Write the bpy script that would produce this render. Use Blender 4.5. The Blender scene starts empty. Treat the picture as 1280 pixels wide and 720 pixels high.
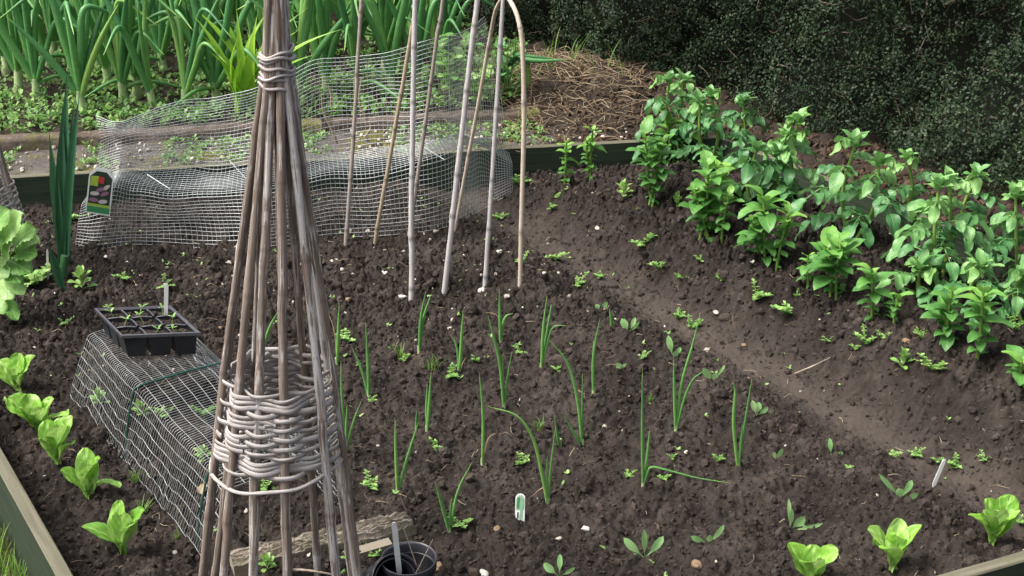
import bpy, math, random
import numpy as np
random.seed(7)
rng = np.random.default_rng(7)
C = bpy.context.scene.collection
V = lambda *a: np.array(a, float)
def nz(v): return v/(np.linalg.norm(v)+1e-12)
def sm(a, b, x):
    t = np.clip((x-a)/(b-a), 0, 1); return t*t*(3-2*t)

# ------------------------------------------------------------------ camera geometry
PITCH = math.radians(24.7); FPX = 1670.0; CAMH = 1.6
cP, sP = math.cos(PITCH), math.sin(PITCH)
def ray(px, py):
    a = (px-640)/FPX; d = (py-360)/FPX
    return V(a, cP-d*sP, -sP-d*cP)
CAM = V(0, 0, CAMH)
def atY(px, py, Y):
    r = ray(px, py); return CAM + r*(Y/r[1])
def atZ(px, py, z):
    r = ray(px, py); return CAM + r*((CAMH-z)/-r[2])
def mpp(p):                       # metres per pixel at a world point
    return (p[1]*cP+(CAMH-p[2])*sP)/FPX

# ------------------------------------------------------------------ ground heights
POLY = [V(-2.10, 4.01), V(.74, 4.52), V(2.02, 2.535), V(-.4615, 1.48)]   # bed corners: back left, back right, front right, front left
def sdist(i, x, y):               # signed distance outside of the bed's edge i
    a, b = POLY[i], POLY[(i+1) % 4]; d = (b-a)/np.linalg.norm(b-a)
    return -(x-a[0])*d[1]*1.0 + (y-a[1])*d[0]
def fur(x, y): return (x-.125)*.838+(y-3.836)*.546
X0, X1, Y0, Y1, CELL = -2.16, 2.1, 1.15, 4.56, .0046
NX, NY = int((X1-X0)/CELL), int((Y1-Y0)/CELL)
gx = X0+np.arange(NX)*CELL; gy = Y0+np.arange(NY)*CELL
GX, GY = np.meshgrid(gx, gy)
def field(ny, nx, cell, w0, w1, beta, seed):
    r = np.random.default_rng(seed)
    f = np.fft.rfft2(r.standard_normal((ny, nx)))
    ky = np.fft.fftfreq(ny, cell)[:, None]; kx = np.fft.rfftfreq(nx, cell)[None, :]
    k = np.sqrt(kx*kx+ky*ky)+1e-9
    amp = k**(-beta)*(k > 1/w1)*(k < 1/w0)
    o = np.fft.irfft2(f*amp, s=(ny, nx)); return o/o.std()
S = fur(GX, GY)
mound = (.10*sm(.06, .19, S)+.06*sm(.18, .42, S))*(1-.8*sm(.52, .86, S))*(.1+.9*sm(.0, .5, -sdist(0, GX, GY)))
furrow = -.036*np.exp(-(S/.11)**2)+.016*np.exp(-((S+.24)/.1)**2)
rough = 1-.7*np.exp(-(S/.09)**2)
n1 = field(NY, NX, CELL, .05, .45, 1.5, 1); n2 = field(NY, NX, CELL, .018, .09, 1.0, 2); n3 = field(NY, NX, CELL, .0098, .028, .5, 3)
back = np.exp(-((GY-(3.5+.18*GX))/.28)**2)
H = mound+furrow+.0072*n1*(.4+.6*rough)+rough*(.0046+.0034*back+.0035*sm(.1, .25, S)*(1-sm(.45, .7, S)))*(np.abs(n2)*1.4-.9)+(.0026+.001*back)*rough*(np.abs(n3)*1.3-.8)
def samp(A, x, y):
    fx = min(max((x-X0)/CELL, 0), NX-1.001); fy = min(max((y-Y0)/CELL, 0), NY-1.001)
    i, j = int(fx), int(fy); u, v = fx-i, fy-j
    return (A[j, i]*(1-u)+A[j, i+1]*u)*(1-v)+(A[j+1, i]*(1-u)+A[j+1, i+1]*u)*v
def rear(x, y):
    z = .085+.022*sm(.40, .46, sdist(0, x, y))
    z = z+.095*np.exp(-((x-.22)/.36)**2-((y-5.12)/.36)**2)
    return z
def ground(x, y):
    if sdist(0, x, y) > 0 or sdist(1, x, y) > 0: return float(rear(x, y))
    if sdist(3, x, y) > .03 or sdist(2, x, y) > .03: return -.1
    return float(samp(H, x, y))
def G(px, py):
    r = ray(px, py); t = 1.6
    while t < 14:
        p = CAM+r*t
        if p[2] < ground(p[0], p[1]): break
        t += .02
    a, b = t-.02, t
    for _ in range(12):
        m = (a+b)/2; p = CAM+r*m
        if p[2] < ground(p[0], p[1]): b = m
        else: a = m
    return CAM+r*b

# ------------------------------------------------------------------ mesh helpers
class MB:
    def __init__(s): s.v = []; s.q = []; s.t = []; s.uv = []; s.ti = []; s.n = 0
    def add(s, v, faces, uv=None, tint=.5):
        v = np.asarray(v, float).reshape(-1, 3); f = np.asarray(faces, int)
        k = len(v)
        s.v.append(v); s.uv.append(np.zeros((k, 2)) if uv is None else np.asarray(uv, float))
        s.ti.append(np.full(k, tint, float) if np.isscalar(tint) else np.asarray(tint, float))
        if len(f):
            (s.q if f.shape[1] == 4 else s.t).append(f+s.n)
        s.n += k
    def build(s, name, mat, parent=None, loc=None, smooth=True):
        v = np.concatenate(s.v); uv = np.concatenate(s.uv); ti = np.concatenate(s.ti)
        if parent is not None:
            o_ = parent; off = np.zeros(3)
            while o_ is not None: off = off+np.array(o_.location); o_ = o_.parent
            v = v-off
        elif loc is not None: v = v-np.asarray(loc)
        me = bpy.data.meshes.new(name)
        q = np.concatenate(s.q) if s.q else np.zeros((0, 4), int); t = np.concatenate(s.t) if s.t else np.zeros((0, 3), int)
        li = np.concatenate([q.ravel(), t.ravel()]).astype(np.int32)
        me.vertices.add(len(v)); me.vertices.foreach_set('co', v.astype(np.float32).ravel())
        me.loops.add(len(li)); me.loops.foreach_set('vertex_index', li)
        tot = np.concatenate([np.full(len(q), 4), np.full(len(t), 3)]).astype(np.int32)
        st = np.concatenate([[0], np.cumsum(tot)[:-1]]).astype(np.int32)
        me.polygons.add(len(tot)); me.polygons.foreach_set('loop_start', st)
        me.polygons.foreach_set('use_smooth', np.full(len(tot), smooth, bool))
        me.update(calc_edges=True)
        l = me.uv_layers.new(name='UVMap'); l.data.foreach_set('uv', uv[li].astype(np.float32).ravel())
        a = me.attributes.new('tint', 'FLOAT', 'POINT'); a.data.foreach_set('value', ti.astype(np.float32))
        me.validate()
        if mat: me.materials.append(mat)
        o = bpy.data.objects.new(name, me); C.objects.link(o)
        if parent is not None: o.parent = parent
        elif loc is not None: o.location = loc
        return o
def tag(o, label, cat, group=None, kind=None):
    if label: o['label'] = label
    if cat: o['category'] = cat
    if group: o['group'] = group
    if kind: o['kind'] = kind
    return o
def thing(name, loc, label, cat, group=None):
    o = bpy.data.objects.new(name, None); C.objects.link(o); o.location = loc; o.empty_display_size = .02
    return tag(o, label, cat, group)
def struct(o): o['kind'] = 'structure'; return o
def stuff(o, label=None):
    o['kind'] = 'stuff'
    if label: o['label'] = label
    return o
def smooth_path(P, k=6):
    P = np.asarray(P, float)
    if len(P) < 3: return P[0]+(P[-1]-P[0])*np.linspace(0, 1, k)[:, None]
    Q = np.vstack([2*P[0]-P[1], P, 2*P[-1]-P[-2]]); out = []
    for i in range(1, len(Q)-2):
        a, b, c, d = Q[i-1:i+3]
        for t in np.linspace(0, 1, k, endpoint=False):
            out.append(.5*(2*b+(c-a)*t+(2*a-5*b+4*c-d)*t*t+(3*b-a-3*c+d)*t**3))
    out.append(P[-1]); return np.array(out)
def tube(mb, P, rad, n=6, tint=.5, cap=True, flat=1.0):
    P = np.asarray(P, float); k = len(P)
    rad = np.full(k, rad, float) if np.isscalar(rad) else np.asarray(rad, float)
    T = np.gradient(P, axis=0); T /= np.linalg.norm(T, axis=1)[:, None]+1e-12
    up = V(0, 0, 1) if abs(T[0, 2]) < .8 else V(1, 0, 0)
    N = nz(np.cross(T[0], up)); ang = np.arange(n)*2*math.pi/n; ca, sa = np.cos(ang), np.sin(ang)
    vs = np.zeros((k, n, 3)); L = np.concatenate([[0], np.cumsum(np.linalg.norm(np.diff(P, axis=0), axis=1))])
    for i in range(k):
        N = nz(N-T[i]*np.dot(N, T[i])); B = np.cross(T[i], N)
        vs[i] = P[i]+rad[i]*(ca[:, None]*N*flat+sa[:, None]*B)
    idx = np.arange(k*n).reshape(k, n); nx_ = np.roll(idx, -1, 1)
    f = np.stack([idx[:-1], nx_[:-1], nx_[1:], idx[1:]], -1).reshape(-1, 4)
    u = np.tile(np.abs(np.arange(n)/n*2-1), k); vv = np.repeat(L, n)
    tt = tint if np.isscalar(tint) else np.repeat(tint, n)
    mb.add(vs.reshape(-1, 3), f, np.stack([u, vv], 1), tt)
    if cap:
        for e, r in ((0, -1), (k-1, 1)):
            c = np.arange(n) if r > 0 else np.arange(n)[::-1]
            vv2 = np.vstack([vs[e], P[e]+T[e]*rad[e]*.15*r]); t2 = tint if np.isscalar(tint) else float(tint[e])
            mb.add(vv2, [[c[j], c[(j+1) % n], n] for j in range(n)], np.tile([[0.5, L[e]]], (n+1, 1)), t2)
SH = {
 'potato': lambda t: np.abs(np.sin(np.pi*np.clip(t, 0, 1)**.74))**.68*(1-.1*t),
 'lettuce': lambda t: (.16+.9*sm(.05, .62, t))*np.sqrt(np.clip(1.06-np.clip((t-.5)/.5, 0, 1)**2.8, 0, 1)),
 'beet': lambda t: (.10+.9*sm(.22, .6, t))*np.sqrt(np.clip(1-np.clip((t-.6)/.4, 0, 1)**2, 0, 1)),
 'oval': lambda t: np.sqrt(np.clip(np.sin(np.pi*t), 0, 1))*.95+.05*(1-t),
 'strap': lambda t: (.75+.25*sm(0, .3, t))*(1-sm(.55, 1.02, t)*.98),
 'blade': lambda t: (1-t**1.6)*.95+.05,
 'squash': lambda t: (.2+.8*sm(0, .4, t))*np.sqrt(np.clip(1-np.clip((t-.45)/.55, 0, 1)**2, 0, 1))*(.86+.2*np.abs(np.sin(t*13))),
}
def leaf(mb, base, d, nrm, L, W, shape='potato', bend=.6, fold=.25, wave=0, nu=7, nv=5, tint=.5, cup=0, ph=None, jag=0, crum=0):
    d = nz(d); n = nrm-d*np.dot(nrm, d)
    n = nz(n) if np.linalg.norm(n) > 1e-4 else nz(np.cross(d, V(1, .3, .2)))
    side = np.cross(d, n); t = np.linspace(0, 1, nu); ph = random.random()*6 if ph is None else ph
    a0 = bend*.5; ang = bend*t-a0
    dirs = np.cos(ang)[:, None]*d-np.sin(ang)[:, None]*n; nn = np.cos(ang)[:, None]*n+np.sin(ang)[:, None]*d
    c = base+np.vstack([np.zeros(3), np.cumsum((dirs[1:]+dirs[:-1])/2, 0)])*L/(nu-1)
    w = W/2*SH[shape](t)*(1+jag*(-1.)**np.arange(nu)); s = np.linspace(-1, 1, nv)
    off = np.abs(s)[None, :]*math.sin(fold)*w[:, None]+cup*(s**2)[None, :]*w[:, None]
    off = off+wave*W*np.sin(t*9+ph)[:, None]*(s*np.abs(s))[None, :]
    if crum: off = off+crum*W*np.sin(t*23+ph)[:, None]*np.cos(s*6.5+ph*2)[None, :]*np.sqrt(t)[:, None]+crum*.6*W*np.sin(t*41+ph*3)[:, None]*np.sin(s*11+ph)[None, :]
    P = c[:, None, :]+side*(s[None, :]*w[:, None]*math.cos(fold))[..., None]+nn[:, None, :]*off[..., None]
    idx = np.arange(nu*nv).reshape(nu, nv)
    f = np.stack([idx[:-1, :-1], idx[:-1, 1:], idx[1:, 1:], idx[1:, :-1]], -1).reshape(-1, 4)
    uv = np.stack(np.broadcast_arrays((s*.5+.5)[None, :], t[:, None]), -1).reshape(-1, 2)
    if crum > .03: tint = np.clip(tint+.30*(1-t)[:, None]**2+.16*np.sin(t*23+ph)[:, None]*np.cos(s*6.5+ph*2)[None, :]+.2*(np.abs(s)[None, :] < .12), 0, 1).ravel()
    mb.add(P.reshape(-1, 3), f, uv, tint)
    return c[-1]
def box(mb, c, ax, ay, az, tint=.5):       # centre and three half-axis vectors
    v = [c+i*ax+j*ay+k*az for k in (-1, 1) for j in (-1, 1) for i in (-1, 1)]
    mb.add(v, [[0, 2, 3, 1], [4, 5, 7, 6], [0, 1, 5, 4], [2, 6, 7, 3], [0, 4, 6, 2], [1, 3, 7, 5]], None, tint)
def ico(sub):
    import bmesh
    b = bmesh.new(); bmesh.ops.create_icosphere(b, subdivisions=sub, radius=1)
    v = np.array([x.co[:] for x in b.verts]); f = np.array([[x.index for x in q.verts] for q in b.faces]); b.free(); return v, f
ICO1, ICO2, ICO3 = ico(1), ico(2), ico(3)
def rot_rand(n):
    q = rng.standard_normal((n, 4)); q /= np.linalg.norm(q, axis=1)[:, None]; w, x, y, z = q.T
    return np.stack([np.stack([1-2*(y*y+z*z), 2*(x*y-z*w), 2*(x*z+y*w)], -1), np.stack([2*(x*y+z*w), 1-2*(x*x+z*z), 2*(y*z-x*w)], -1),
                     np.stack([2*(x*z-y*w), 2*(y*z+x*w), 1-2*(x*x+y*y)], -1)], 1)
def lumps(mb, pos, size, tpl, jit=.28, squash=(.6, 1.2), tint=None):
    tv, tf = tpl; n = len(pos); k = len(tv)
    v = tv[None]*(1+jit*rng.standard_normal((n, k, 1)))*rng.uniform(*squash, (n, 1, 3))*np.asarray(size)[:, None, None]
    v = np.einsum('nij,nkj->nki', rot_rand(n), v)+np.asarray(pos)[:, None, :]
    f = (tf[None]+(np.arange(n)*k)[:, None, None]).reshape(-1, 3)
    ti = np.repeat(rng.random(n) if tint is None else np.asarray(tint), k)
    mb.add(v.reshape(-1, 3), f, None, ti)

# ------------------------------------------------------------------ materials
class NT:
    def __init__(s, name):
        s.m = bpy.data.materials.new(name); s.m.use_nodes = True; s.t = s.m.node_tree; s.b = s.t.nodes['Principled BSDF']
        s.out = s.t.nodes['Material Output']
    def n(s, ty, ins=None, **kw):
        x = s.t.nodes.new(ty)
        for k, v in kw.items(): setattr(x, k, v)
        for k, v in (ins or {}).items(): s.set(x.inputs[k], v)
        return x
    def set(s, sock, v):
        if isinstance(v, bpy.types.NodeSocket): s.t.links.new(v, sock)
        elif isinstance(v, tuple) and len(v) == 3 and sock.type == 'RGBA': sock.default_value = (*v, 1)
        else: sock.default_value = v
    def noise(s, vec, scale, det=4, ro=.6, dist=0): return s.n('ShaderNodeTexNoise', {'Vector': vec, 'Scale': scale, 'Detail': det, 'Roughness': ro, 'Distortion': dist}).outputs[0]
    def ramp(s, f, stops):
        r = s.n('ShaderNodeValToRGB', {'Fac': f}); e = r.color_ramp.elements
        e[0].position, e[0].color = stops[0][0], (*stops[0][1], 1); e[1].position, e[1].color = stops[-1][0], (*stops[-1][1], 1)
        for p, c in stops[1:-1]: x = e.new(p); x.color = (*c, 1)
        return r.outputs[0]
    def mix(s, f, a, b, bt='MIX'):
        x = s.n('ShaderNodeMix', data_type='RGBA', blend_type=bt); s.set(x.inputs[0], f); s.set(x.inputs[6], a); s.set(x.inputs[7], b); return x.outputs[2]
    def math(s, op, a, b=None, clamp=False):
        x = s.n('ShaderNodeMath', operation=op, use_clamp=clamp); s.set(x.inputs[0], a)
        if b is not None: s.set(x.inputs[1], b)
        return x.outputs[0]
    def rng(s, f, a, b, c=0., d=1.):
        x = s.n('ShaderNodeMapRange'); 
        for i, v in enumerate((f, a, b, c, d)): s.set(x.inputs[i], v)
        return x.outputs[0]
    def obj(s): return s.n('ShaderNodeTexCoord').outputs['Object']
    def uv(s, sc=(1, 1, 1)): return s.n('ShaderNodeMapping', {'Vector': s.n('ShaderNodeTexCoord').outputs['UV'], 'Scale': sc}).outputs[0]
    def tint(s): return s.n('ShaderNodeAttribute', attribute_name='tint').outputs['Fac']
    def rand(s): return s.n('ShaderNodeObjectInfo').outputs['Random']
    def bump(s, h, st=.5, di=.002): s.set(s.b.inputs['Normal'], s.n('ShaderNodeBump', {'Height': h, 'Strength': st, 'Distance': di}).outputs[0])
    def fin(s, col, rough=.6, spec=.5, metal=0):
        s.set(s.b.inputs['Base Color'], col); s.set(s.b.inputs['Roughness'], rough); s.set(s.b.inputs['Specular IOR Level'], spec); s.set(s.b.inputs['Metallic'], metal); return s.m

def leaf_mat(name, dark, mid, light, rough=.45, trans=.3, veins=14, vstr=.35, spec=.5, tcol=None):
    k = NT(name); uv = k.n('ShaderNodeTexCoord').outputs['UV']; sp = k.n('ShaderNodeSeparateXYZ', {'Vector': uv})
    u = k.math('ABSOLUTE', k.math('SUBTRACT', sp.outputs[0], .5)); v = sp.outputs[1]
    t = k.math('ADD', k.math('MULTIPLY', k.tint(), .75), k.math('MULTIPLY', k.rand(), .25))
    t = k.math('ADD', t, k.math('MULTIPLY', k.math('SUBTRACT', k.noise(k.obj(), 60, 3), .5), .5))
    col = k.ramp(t, [(.05, dark), (.5, mid), (.95, light)])
    midrib = k.rng(u, .012, .035, 1., 0.)
    lat = k.math('SINE', k.math('MULTIPLY', k.math('SUBTRACT', v, k.math('MULTIPLY', u, .7)), veins*6.283))
    latv = k.rng(lat, .86, 1., 0., .7)
    vein = k.math('MAXIMUM', midrib, latv)
    col = k.mix(k.math('MULTIPLY', vein, vstr), col, light)
    k.bump(k.math('ADD', k.math('MULTIPLY', lat, .35), k.math('MULTIPLY', midrib, -1.0)), .35, .0012)
    k.fin(col, rough, spec)
    tr = k.n('ShaderNodeBsdfTranslucent', {'Color': k.mix(.5, col, tcol or light)})
    mx = k.n('ShaderNodeMixShader', {0: trans, 1: k.b.outputs[0], 2: tr.outputs[0]}); k.t.links.new(mx.outputs[0], k.out.inputs[0])
    return k.m
M = {}
M['potato'] = leaf_mat('potato_leaf', (.028, .105, .038), (.078, .235, .082), (.25, .47, .14), .4, .26, 6, .5, .5)
M['shoot'] = leaf_mat('shoot_leaf', (.04, .145, .04), (.11, .30, .07), (.30, .54, .10), .4, .3, 5, .35)
M['lettuce'] = leaf_mat('lettuce_leaf', (.09, .26, .025), (.22, .47, .045), (.52, .74, .25), .4, .34, 4, .6)
M['beet'] = leaf_mat('beet_leaf', (.12, .32, .09), (.27, .53, .19), (.50, .68, .32), .3, .3, 5, .3)
M['weed'] = leaf_mat('weed_leaf', (.10, .25, .05), (.22, .43, .10), (.44, .60, .22), .5, .3, 4, .2)
M['cover'] = leaf_mat('chickweed_leaf', (.05, .16, .03), (.13, .30, .06), (.30, .45, .14), .5, .3, 4, .2)
M['onion'] = leaf_mat('onion_leaf', (.045, .17, .07), (.12, .33, .10), (.34, .54, .12), .4, .15, 0, .0)
M['onionyoung'] = leaf_mat('young_onion_leaf', (.09, .25, .08), (.17, .40, .11), (.32, .56, .14), .4, .25, 0, .0)
M['leek'] = leaf_mat('leek_leaf', (.015, .06, .03), (.035, .13, .06), (.10, .24, .10), .4, .15, 0, 0)
M['lily'] = leaf_mat('lily_leaf', (.09, .25, .02), (.20, .44, .03), (.36, .60, .06), .4, .35, 0, 0)
M['squash'] = leaf_mat('squash_leaf', (.05, .18, .03), (.14, .36, .06), (.42, .62, .24), .5, .3, 5, .75)
M['grass'] = leaf_mat('grass_blade', (.05, .14, .02), (.12, .27, .04), (.30, .40, .10), .5, .3, 0, 0)
M['hedge'] = leaf_mat('hedge_leaf', (.013, .026, .011), (.030, .058, .024), (.10, .16, .05), .5, .1, 0, 0, .3)
def simple(name, a, b, sc=30, rough=.6, spec=.4, metal=0, bump=.3, bd=.001, det=5, tintmix=None):
    k = NT(name); v = k.obj(); f = k.noise(v, sc, det)
    col = k.mix(k.rng(f, .3, .7), a, b)
    if tintmix: col = k.mix(k.tint(), col, tintmix)
    if bump: k.bump(k.noise(v, sc*3, 4), bump, bd)
    return k.fin(col, rough, spec, metal)
M['pstem'] = simple('green_stem', (.12, .22, .04), (.20, .32, .07), 40, .45, .4, 0, .1)
M['bulb'] = simple('pale_onion_neck', (.26, .38, .16), (.42, .50, .27), 30, .4, .4, 0, .1)
M['dead'] = simple('dry_leaf', (.35, .24, .12), (.52, .42, .28), 30, .7, .2)
M['tip'] = M['dead']
def soil_mat(name, dark, mid, dry, dryamt=1):
    k = NT(name); v = k.obj()
    f1 = k.noise(v, 5, 5, .65); f2 = k.noise(v, 95, 6, .75); f3 = k.noise(v, 420, 3, .7); f4 = k.noise(v, 22, 4, .7)
    col = k.mix(k.rng(f2, .38, .66), dark, mid)
    col = k.mix(k.math('MULTIPLY', k.math('MULTIPLY', k.rng(f1, .40, .62), k.rng(f4, .36, .62)), .75), col, dry)
    col = k.mix(k.math('MULTIPLY', k.tint(), dryamt), col, dry)
    col = k.mix(k.math('MULTIPLY', k.rng(f3, .66, .8), .6), col, (.26, .21, .17))
    h = k.math('ADD', k.math('MULTIPLY', f2, 1.), k.math('MULTIPLY', f3, .45))
    k.bump(h, .9, .006); return k.fin(col, .88, .25)
M['soil'] = soil_mat('soil', (.0095, .0071, .0060), (.0265, .0200, .0168), (.074, .060, .050))
M['clod'] = soil_mat('soil_clod', (.0095, .0071, .0060), (.031, .0235, .0196), (.088, .071, .059), .65)
M['rearsoil'] = soil_mat('rear_soil', (.012, .009, .007), (.032, .024, .018), (.07, .052, .040))
def wood_board(name, c1, c2, c3, gs=(3, 90, 1)):
    k = NT(name); v = k.n('ShaderNodeTexCoord').outputs['UV']
    g = k.noise(k.n('ShaderNodeMapping', {'Vector': v, 'Scale': gs}).outputs[0], 1, 6, .6, .4)
    w = k.noise(v, 9, 5, .65); s = k.noise(v, 120, 3)
    col = k.mix(k.rng(g, .35, .65), c1, c2); col = k.mix(k.math('MULTIPLY', k.rng(w, .42, .62), .75), col, c3)
    col = k.mix(k.rng(s, .62, .7, 0., .5), col, (.02, .02, .015))
    k.bump(k.math('ADD', g, k.math('MULTIPLY', s, .3)), .5, .002); return k.fin(col, .8, .25)
M['board'] = wood_board('weathered_board', (.085, .08, .055), (.17, .155, .115), (.12, .125, .08))
M['boardside'] = wood_board('algae_green_board', (.010, .018, .011), (.045, .062, .038), (.028, .045, .026), (2.5, 150, 1))
def cane_mat(name, a, b, c):
    k = NT(name); v = k.uv((5, 7, 1)); st = k.noise(k.uv((7, 26, 1)), 1, 5, .65, .3); pa = k.noise(v, 3.2, 5, .6); fine = k.noise(k.uv((40, 160, 1)), 1, 3)
    r = k.rand()
    col = k.mix(k.rng(st, .36, .64), a, b); col = k.mix(k.rng(k.math('ADD', pa, k.math('MULTIPLY', k.math('SUBTRACT', r, .5), .14)), .47, .57), col, c)
    col = k.mix(k.rng(fine, .58, .72, 0., .45), col, (.05, .04, .035))
    nd = k.tint(); col = k.mix(k.math('MULTIPLY', k.rng(nd, .6, 1.), .7), col, (.05, .038, .03))
    k.bump(k.math('ADD', st, k.math('MULTIPLY', fine, .4)), .45, .0015); return k.fin(col, .62, .3)
def pole_mat():
    k = NT('weathered_pole'); r = k.n('ShaderNodeMapping', {'Vector': k.n('ShaderNodeTexCoord').outputs['UV']}); k.set(r.inputs['Location'], k.n('ShaderNodeCombineXYZ', {0: 0., 1: k.math('MULTIPLY', k.rand(), 40.)}).outputs[0])
    def nn(su, sv, det=5, dist=0): return k.noise(k.n('ShaderNodeMapping', {'Vector': r.outputs[0], 'Scale': (su, sv, 1)}).outputs[0], 1, det, .65, dist)
    st = nn(9, 9, 6, .6); pa = nn(3.2, 11, 6, .5); fine = nn(26, 45, 4); big = nn(1.5, 4)
    col = k.mix(k.rng(st, .38, .62), (.14, .108, .085), (.29, .24, .205)); col = k.mix(k.rng(k.math('ADD', pa, k.math('MULTIPLY', k.math('SUBTRACT', k.rand(), .5), .16)), .50, .56), col, (.52, .50, .49))
    col = k.mix(k.math('MULTIPLY', k.rng(big, .5, .66), .5), col, (.18, .15, .128)); col = k.mix(k.rng(fine, .56, .68, 0., .6), col, (.06, .045, .036)); col = k.mix(k.math('MULTIPLY', k.rng(k.tint(), .7, 1.), .4), col, (.06, .045, .035))
    k.bump(k.math('ADD', pa, k.math('MULTIPLY', fine, .6)), .7, .002); return k.fin(col, .72, .25)
M['pole'] = pole_mat()
M['canegrey'] = cane_mat('grey_bamboo', (.34, .31, .30), (.46, .44, .43), (.52, .50, .50))
M['canetan'] = cane_mat('tan_bamboo', (.32, .23, .13), (.42, .32, .20), (.44, .38, .30))
M['canebrown'] = cane_mat('brown_bamboo', (.24, .19, .155), (.32, .27, .235), (.38, .35, .33))
M['canepale'] = cane_mat('pale_tan_bamboo', (.42, .30, .19), (.52, .42, .31), (.58, .52, .46))
M['willow'] = cane_mat('grey_willow', (.20, .175, .16), (.34, .315, .30), (.47, .45, .445))
M['wire'] = simple('galvanised_wire', (.33, .36, .37), (.52, .55, .56), 25, .42, .5, .55, 0)
M['greenwire'] = simple('green_coated_wire', (.01, .05, .04), (.02, .085, .065), 40, .35, .5, 0, 0)
M['blackplastic'] = simple('black_plastic', (.007, .008, .012), (.014, .015, .02), 60, .35, .5, 0, .1)
M['rim'] = simple('black_plastic_rim_sheen', (.045, .045, .055), (.075, .075, .09), 60, .28, .5, 0, 0)  # black plastic with a lighter base colour imitating sheen on rims and dividers
M['white'] = simple('white_plastic', (.72, .74, .72), (.82, .83, .80), 30, .35, .5, 0, 0)
M['dirtywhite'] = simple('weathered_white_plastic', (.55, .54, .50), (.72, .71, .67), 40, .5, .4, 0, 0)
M['stone'] = simple('pebble', (.34, .28, .22), (.55, .50, .44), 60, .7, .3, 0, .4, .001)
M['flint'] = simple('white_flint', (.42, .39, .34), (.62, .59, .54), 60, .55, .4, 0, .3, .001)
M['brownstone'] = simple('brown_stone', (.13, .085, .05), (.30, .21, .13), 70, .75, .3, 0, .6, .002)
M['pebbles'] = simple('pebble_mix', (.17, .13, .10), (.32, .27, .21), 90, .75, .3, 0, .4, .001, 4, (.58, .54, .48))
M['straw'] = simple('straw', (.30, .23, .14), (.50, .42, .28), 20, .7, .3, 0, 0, tintmix=(.13, .085, .055))
M['bark'] = simple('bark_chip', (.018, .0125, .009), (.046, .031, .022), 60, .85, .2, 0, .5, tintmix=(.085, .055, .037))
M['twig'] = simple('dark_twig', (.025, .018, .014), (.06, .04, .03), 60, .8, .2)
M['palestick'] = simple('pale_stick', (.36, .29, .22), (.52, .45, .36), 60, .7, .3)
M['hedgewood'] = simple('hedge_twig', (.08, .055, .038), (.18, .135, .10), 40, .9, .2)
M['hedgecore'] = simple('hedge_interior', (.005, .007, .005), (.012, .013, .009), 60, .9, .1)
M['oldwood'] = wood_board('old_driftwood', (.11, .09, .072), (.42, .37, .31), (.17, .155, .11), (7, 330, 1))
def kerb_mat():
    k = NT('mossy_concrete'); v = k.obj(); a = k.noise(v, 14, 6, .7); b = k.noise(v, 5, 4); c = k.noise(v, 120, 4)
    col = k.mix(k.rng(a, .35, .65), (.06, .045, .033), (.15, .12, .10)); col = k.mix(k.rng(b, .55, .66), col, (.10, .10, .03)); col = k.mix(k.rng(c, .55, .75), col, (.24, .21, .19))
    k.bump(k.math('ADD', a, c), .6, .004); return k.fin(col, .9, .2)
M['kerb'] = kerb_mat()
def path_mat():
    k = NT('mossy_path'); v = k.obj(); a = k.noise(v, 18, 6, .7); b = k.noise(v, 6, 4); c = k.noise(v, 150, 4)
    col = k.mix(k.rng(a, .35, .65), (.05, .044, .04), (.12, .108, .10)); col = k.mix(k.rng(b, .52, .6), col, (.10, .095, .02)); col = k.mix(k.rng(c, .55, .75), col, (.20, .18, .165))
    k.bump(k.math('ADD', a, c), .7, .006); return k.fin(col, .9, .2)
M['path'] = path_mat()

# ------------------------------------------------------------------ setting
# bed soil
mask = np.ones_like(GX, bool)
for i in range(4):
    mask &= sdist(i, GX, GY) < .012
dry = np.clip(np.exp(-(S/.085)**2)*.85+.28*np.exp(-((S+.55)/.45)**2)*np.clip(n1*.5+.5, 0, 1), 0, 1)
idx = -np.ones(GX.shape, int); idx[mask] = np.arange(mask.sum())
q = np.stack([idx[:-1, :-1], idx[:-1, 1:], idx[1:, 1:], idx[1:, :-1]], -1).reshape(-1, 4); q = q[(q >= 0).all(1)]
mb = MB(); mb.add(np.stack([GX[mask], GY[mask], H[mask]], 1), q, None, dry[mask])
struct(mb.build('soil', M['soil']))
# wide ground outside the beds
mb = MB(); gv = [(x, y, -.1) for y in (-40, 0, 4, 40) for x in (-40, -3, 3, 40)]
mb.add(gv, [[j*4+i, j*4+i+1, j*4+i+5, j*4+i+4] for j in range(3) for i in range(3)], None, .3)
struct(mb.build('ground', M['rearsoil']))
# raised ground behind and to the right of the bed
cs = .022; rx = np.arange(-4, 4.4, cs); ry = np.arange(2.2, 9.5, cs); RX, RY = np.meshgrid(rx, ry)
m2 = ((sdist(0, RX, RY) > .0) | (sdist(1, RX, RY) > .0)) & (sdist(1, RX, RY) > -9)
m2 &= ~((sdist(0, RX, RY) < .012) & (sdist(1, RX, RY) < .012)); m2 &= (RX > -3.2)
rn = field(len(ry), len(rx), cs, .05, .4, 1.0, 9)
RZ = rear(RX, RY)+.010*rn*sm(.4, .5, sdist(0, RX, RY)+2*sm(.02, .3, sdist(1, RX, RY)))
RZ = RZ-.035*(1-sm(.0, .12, sdist(1, RX, RY)))*(sdist(0, RX, RY) < .03)
idx = -np.ones(RX.shape, int); idx[m2] = np.arange(m2.sum())
q = np.stack([idx[:-1, :-1], idx[:-1, 1:], idx[1:, 1:], idx[1:, :-1]], -1).reshape(-1, 4); q = q[(q >= 0).all(1)]
mb = MB(); mb.add(np.stack([RX[m2], RY[m2], RZ[m2]], 1), q, None, .1)
struct(mb.build('garden_soil', M['rearsoil']))
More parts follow.
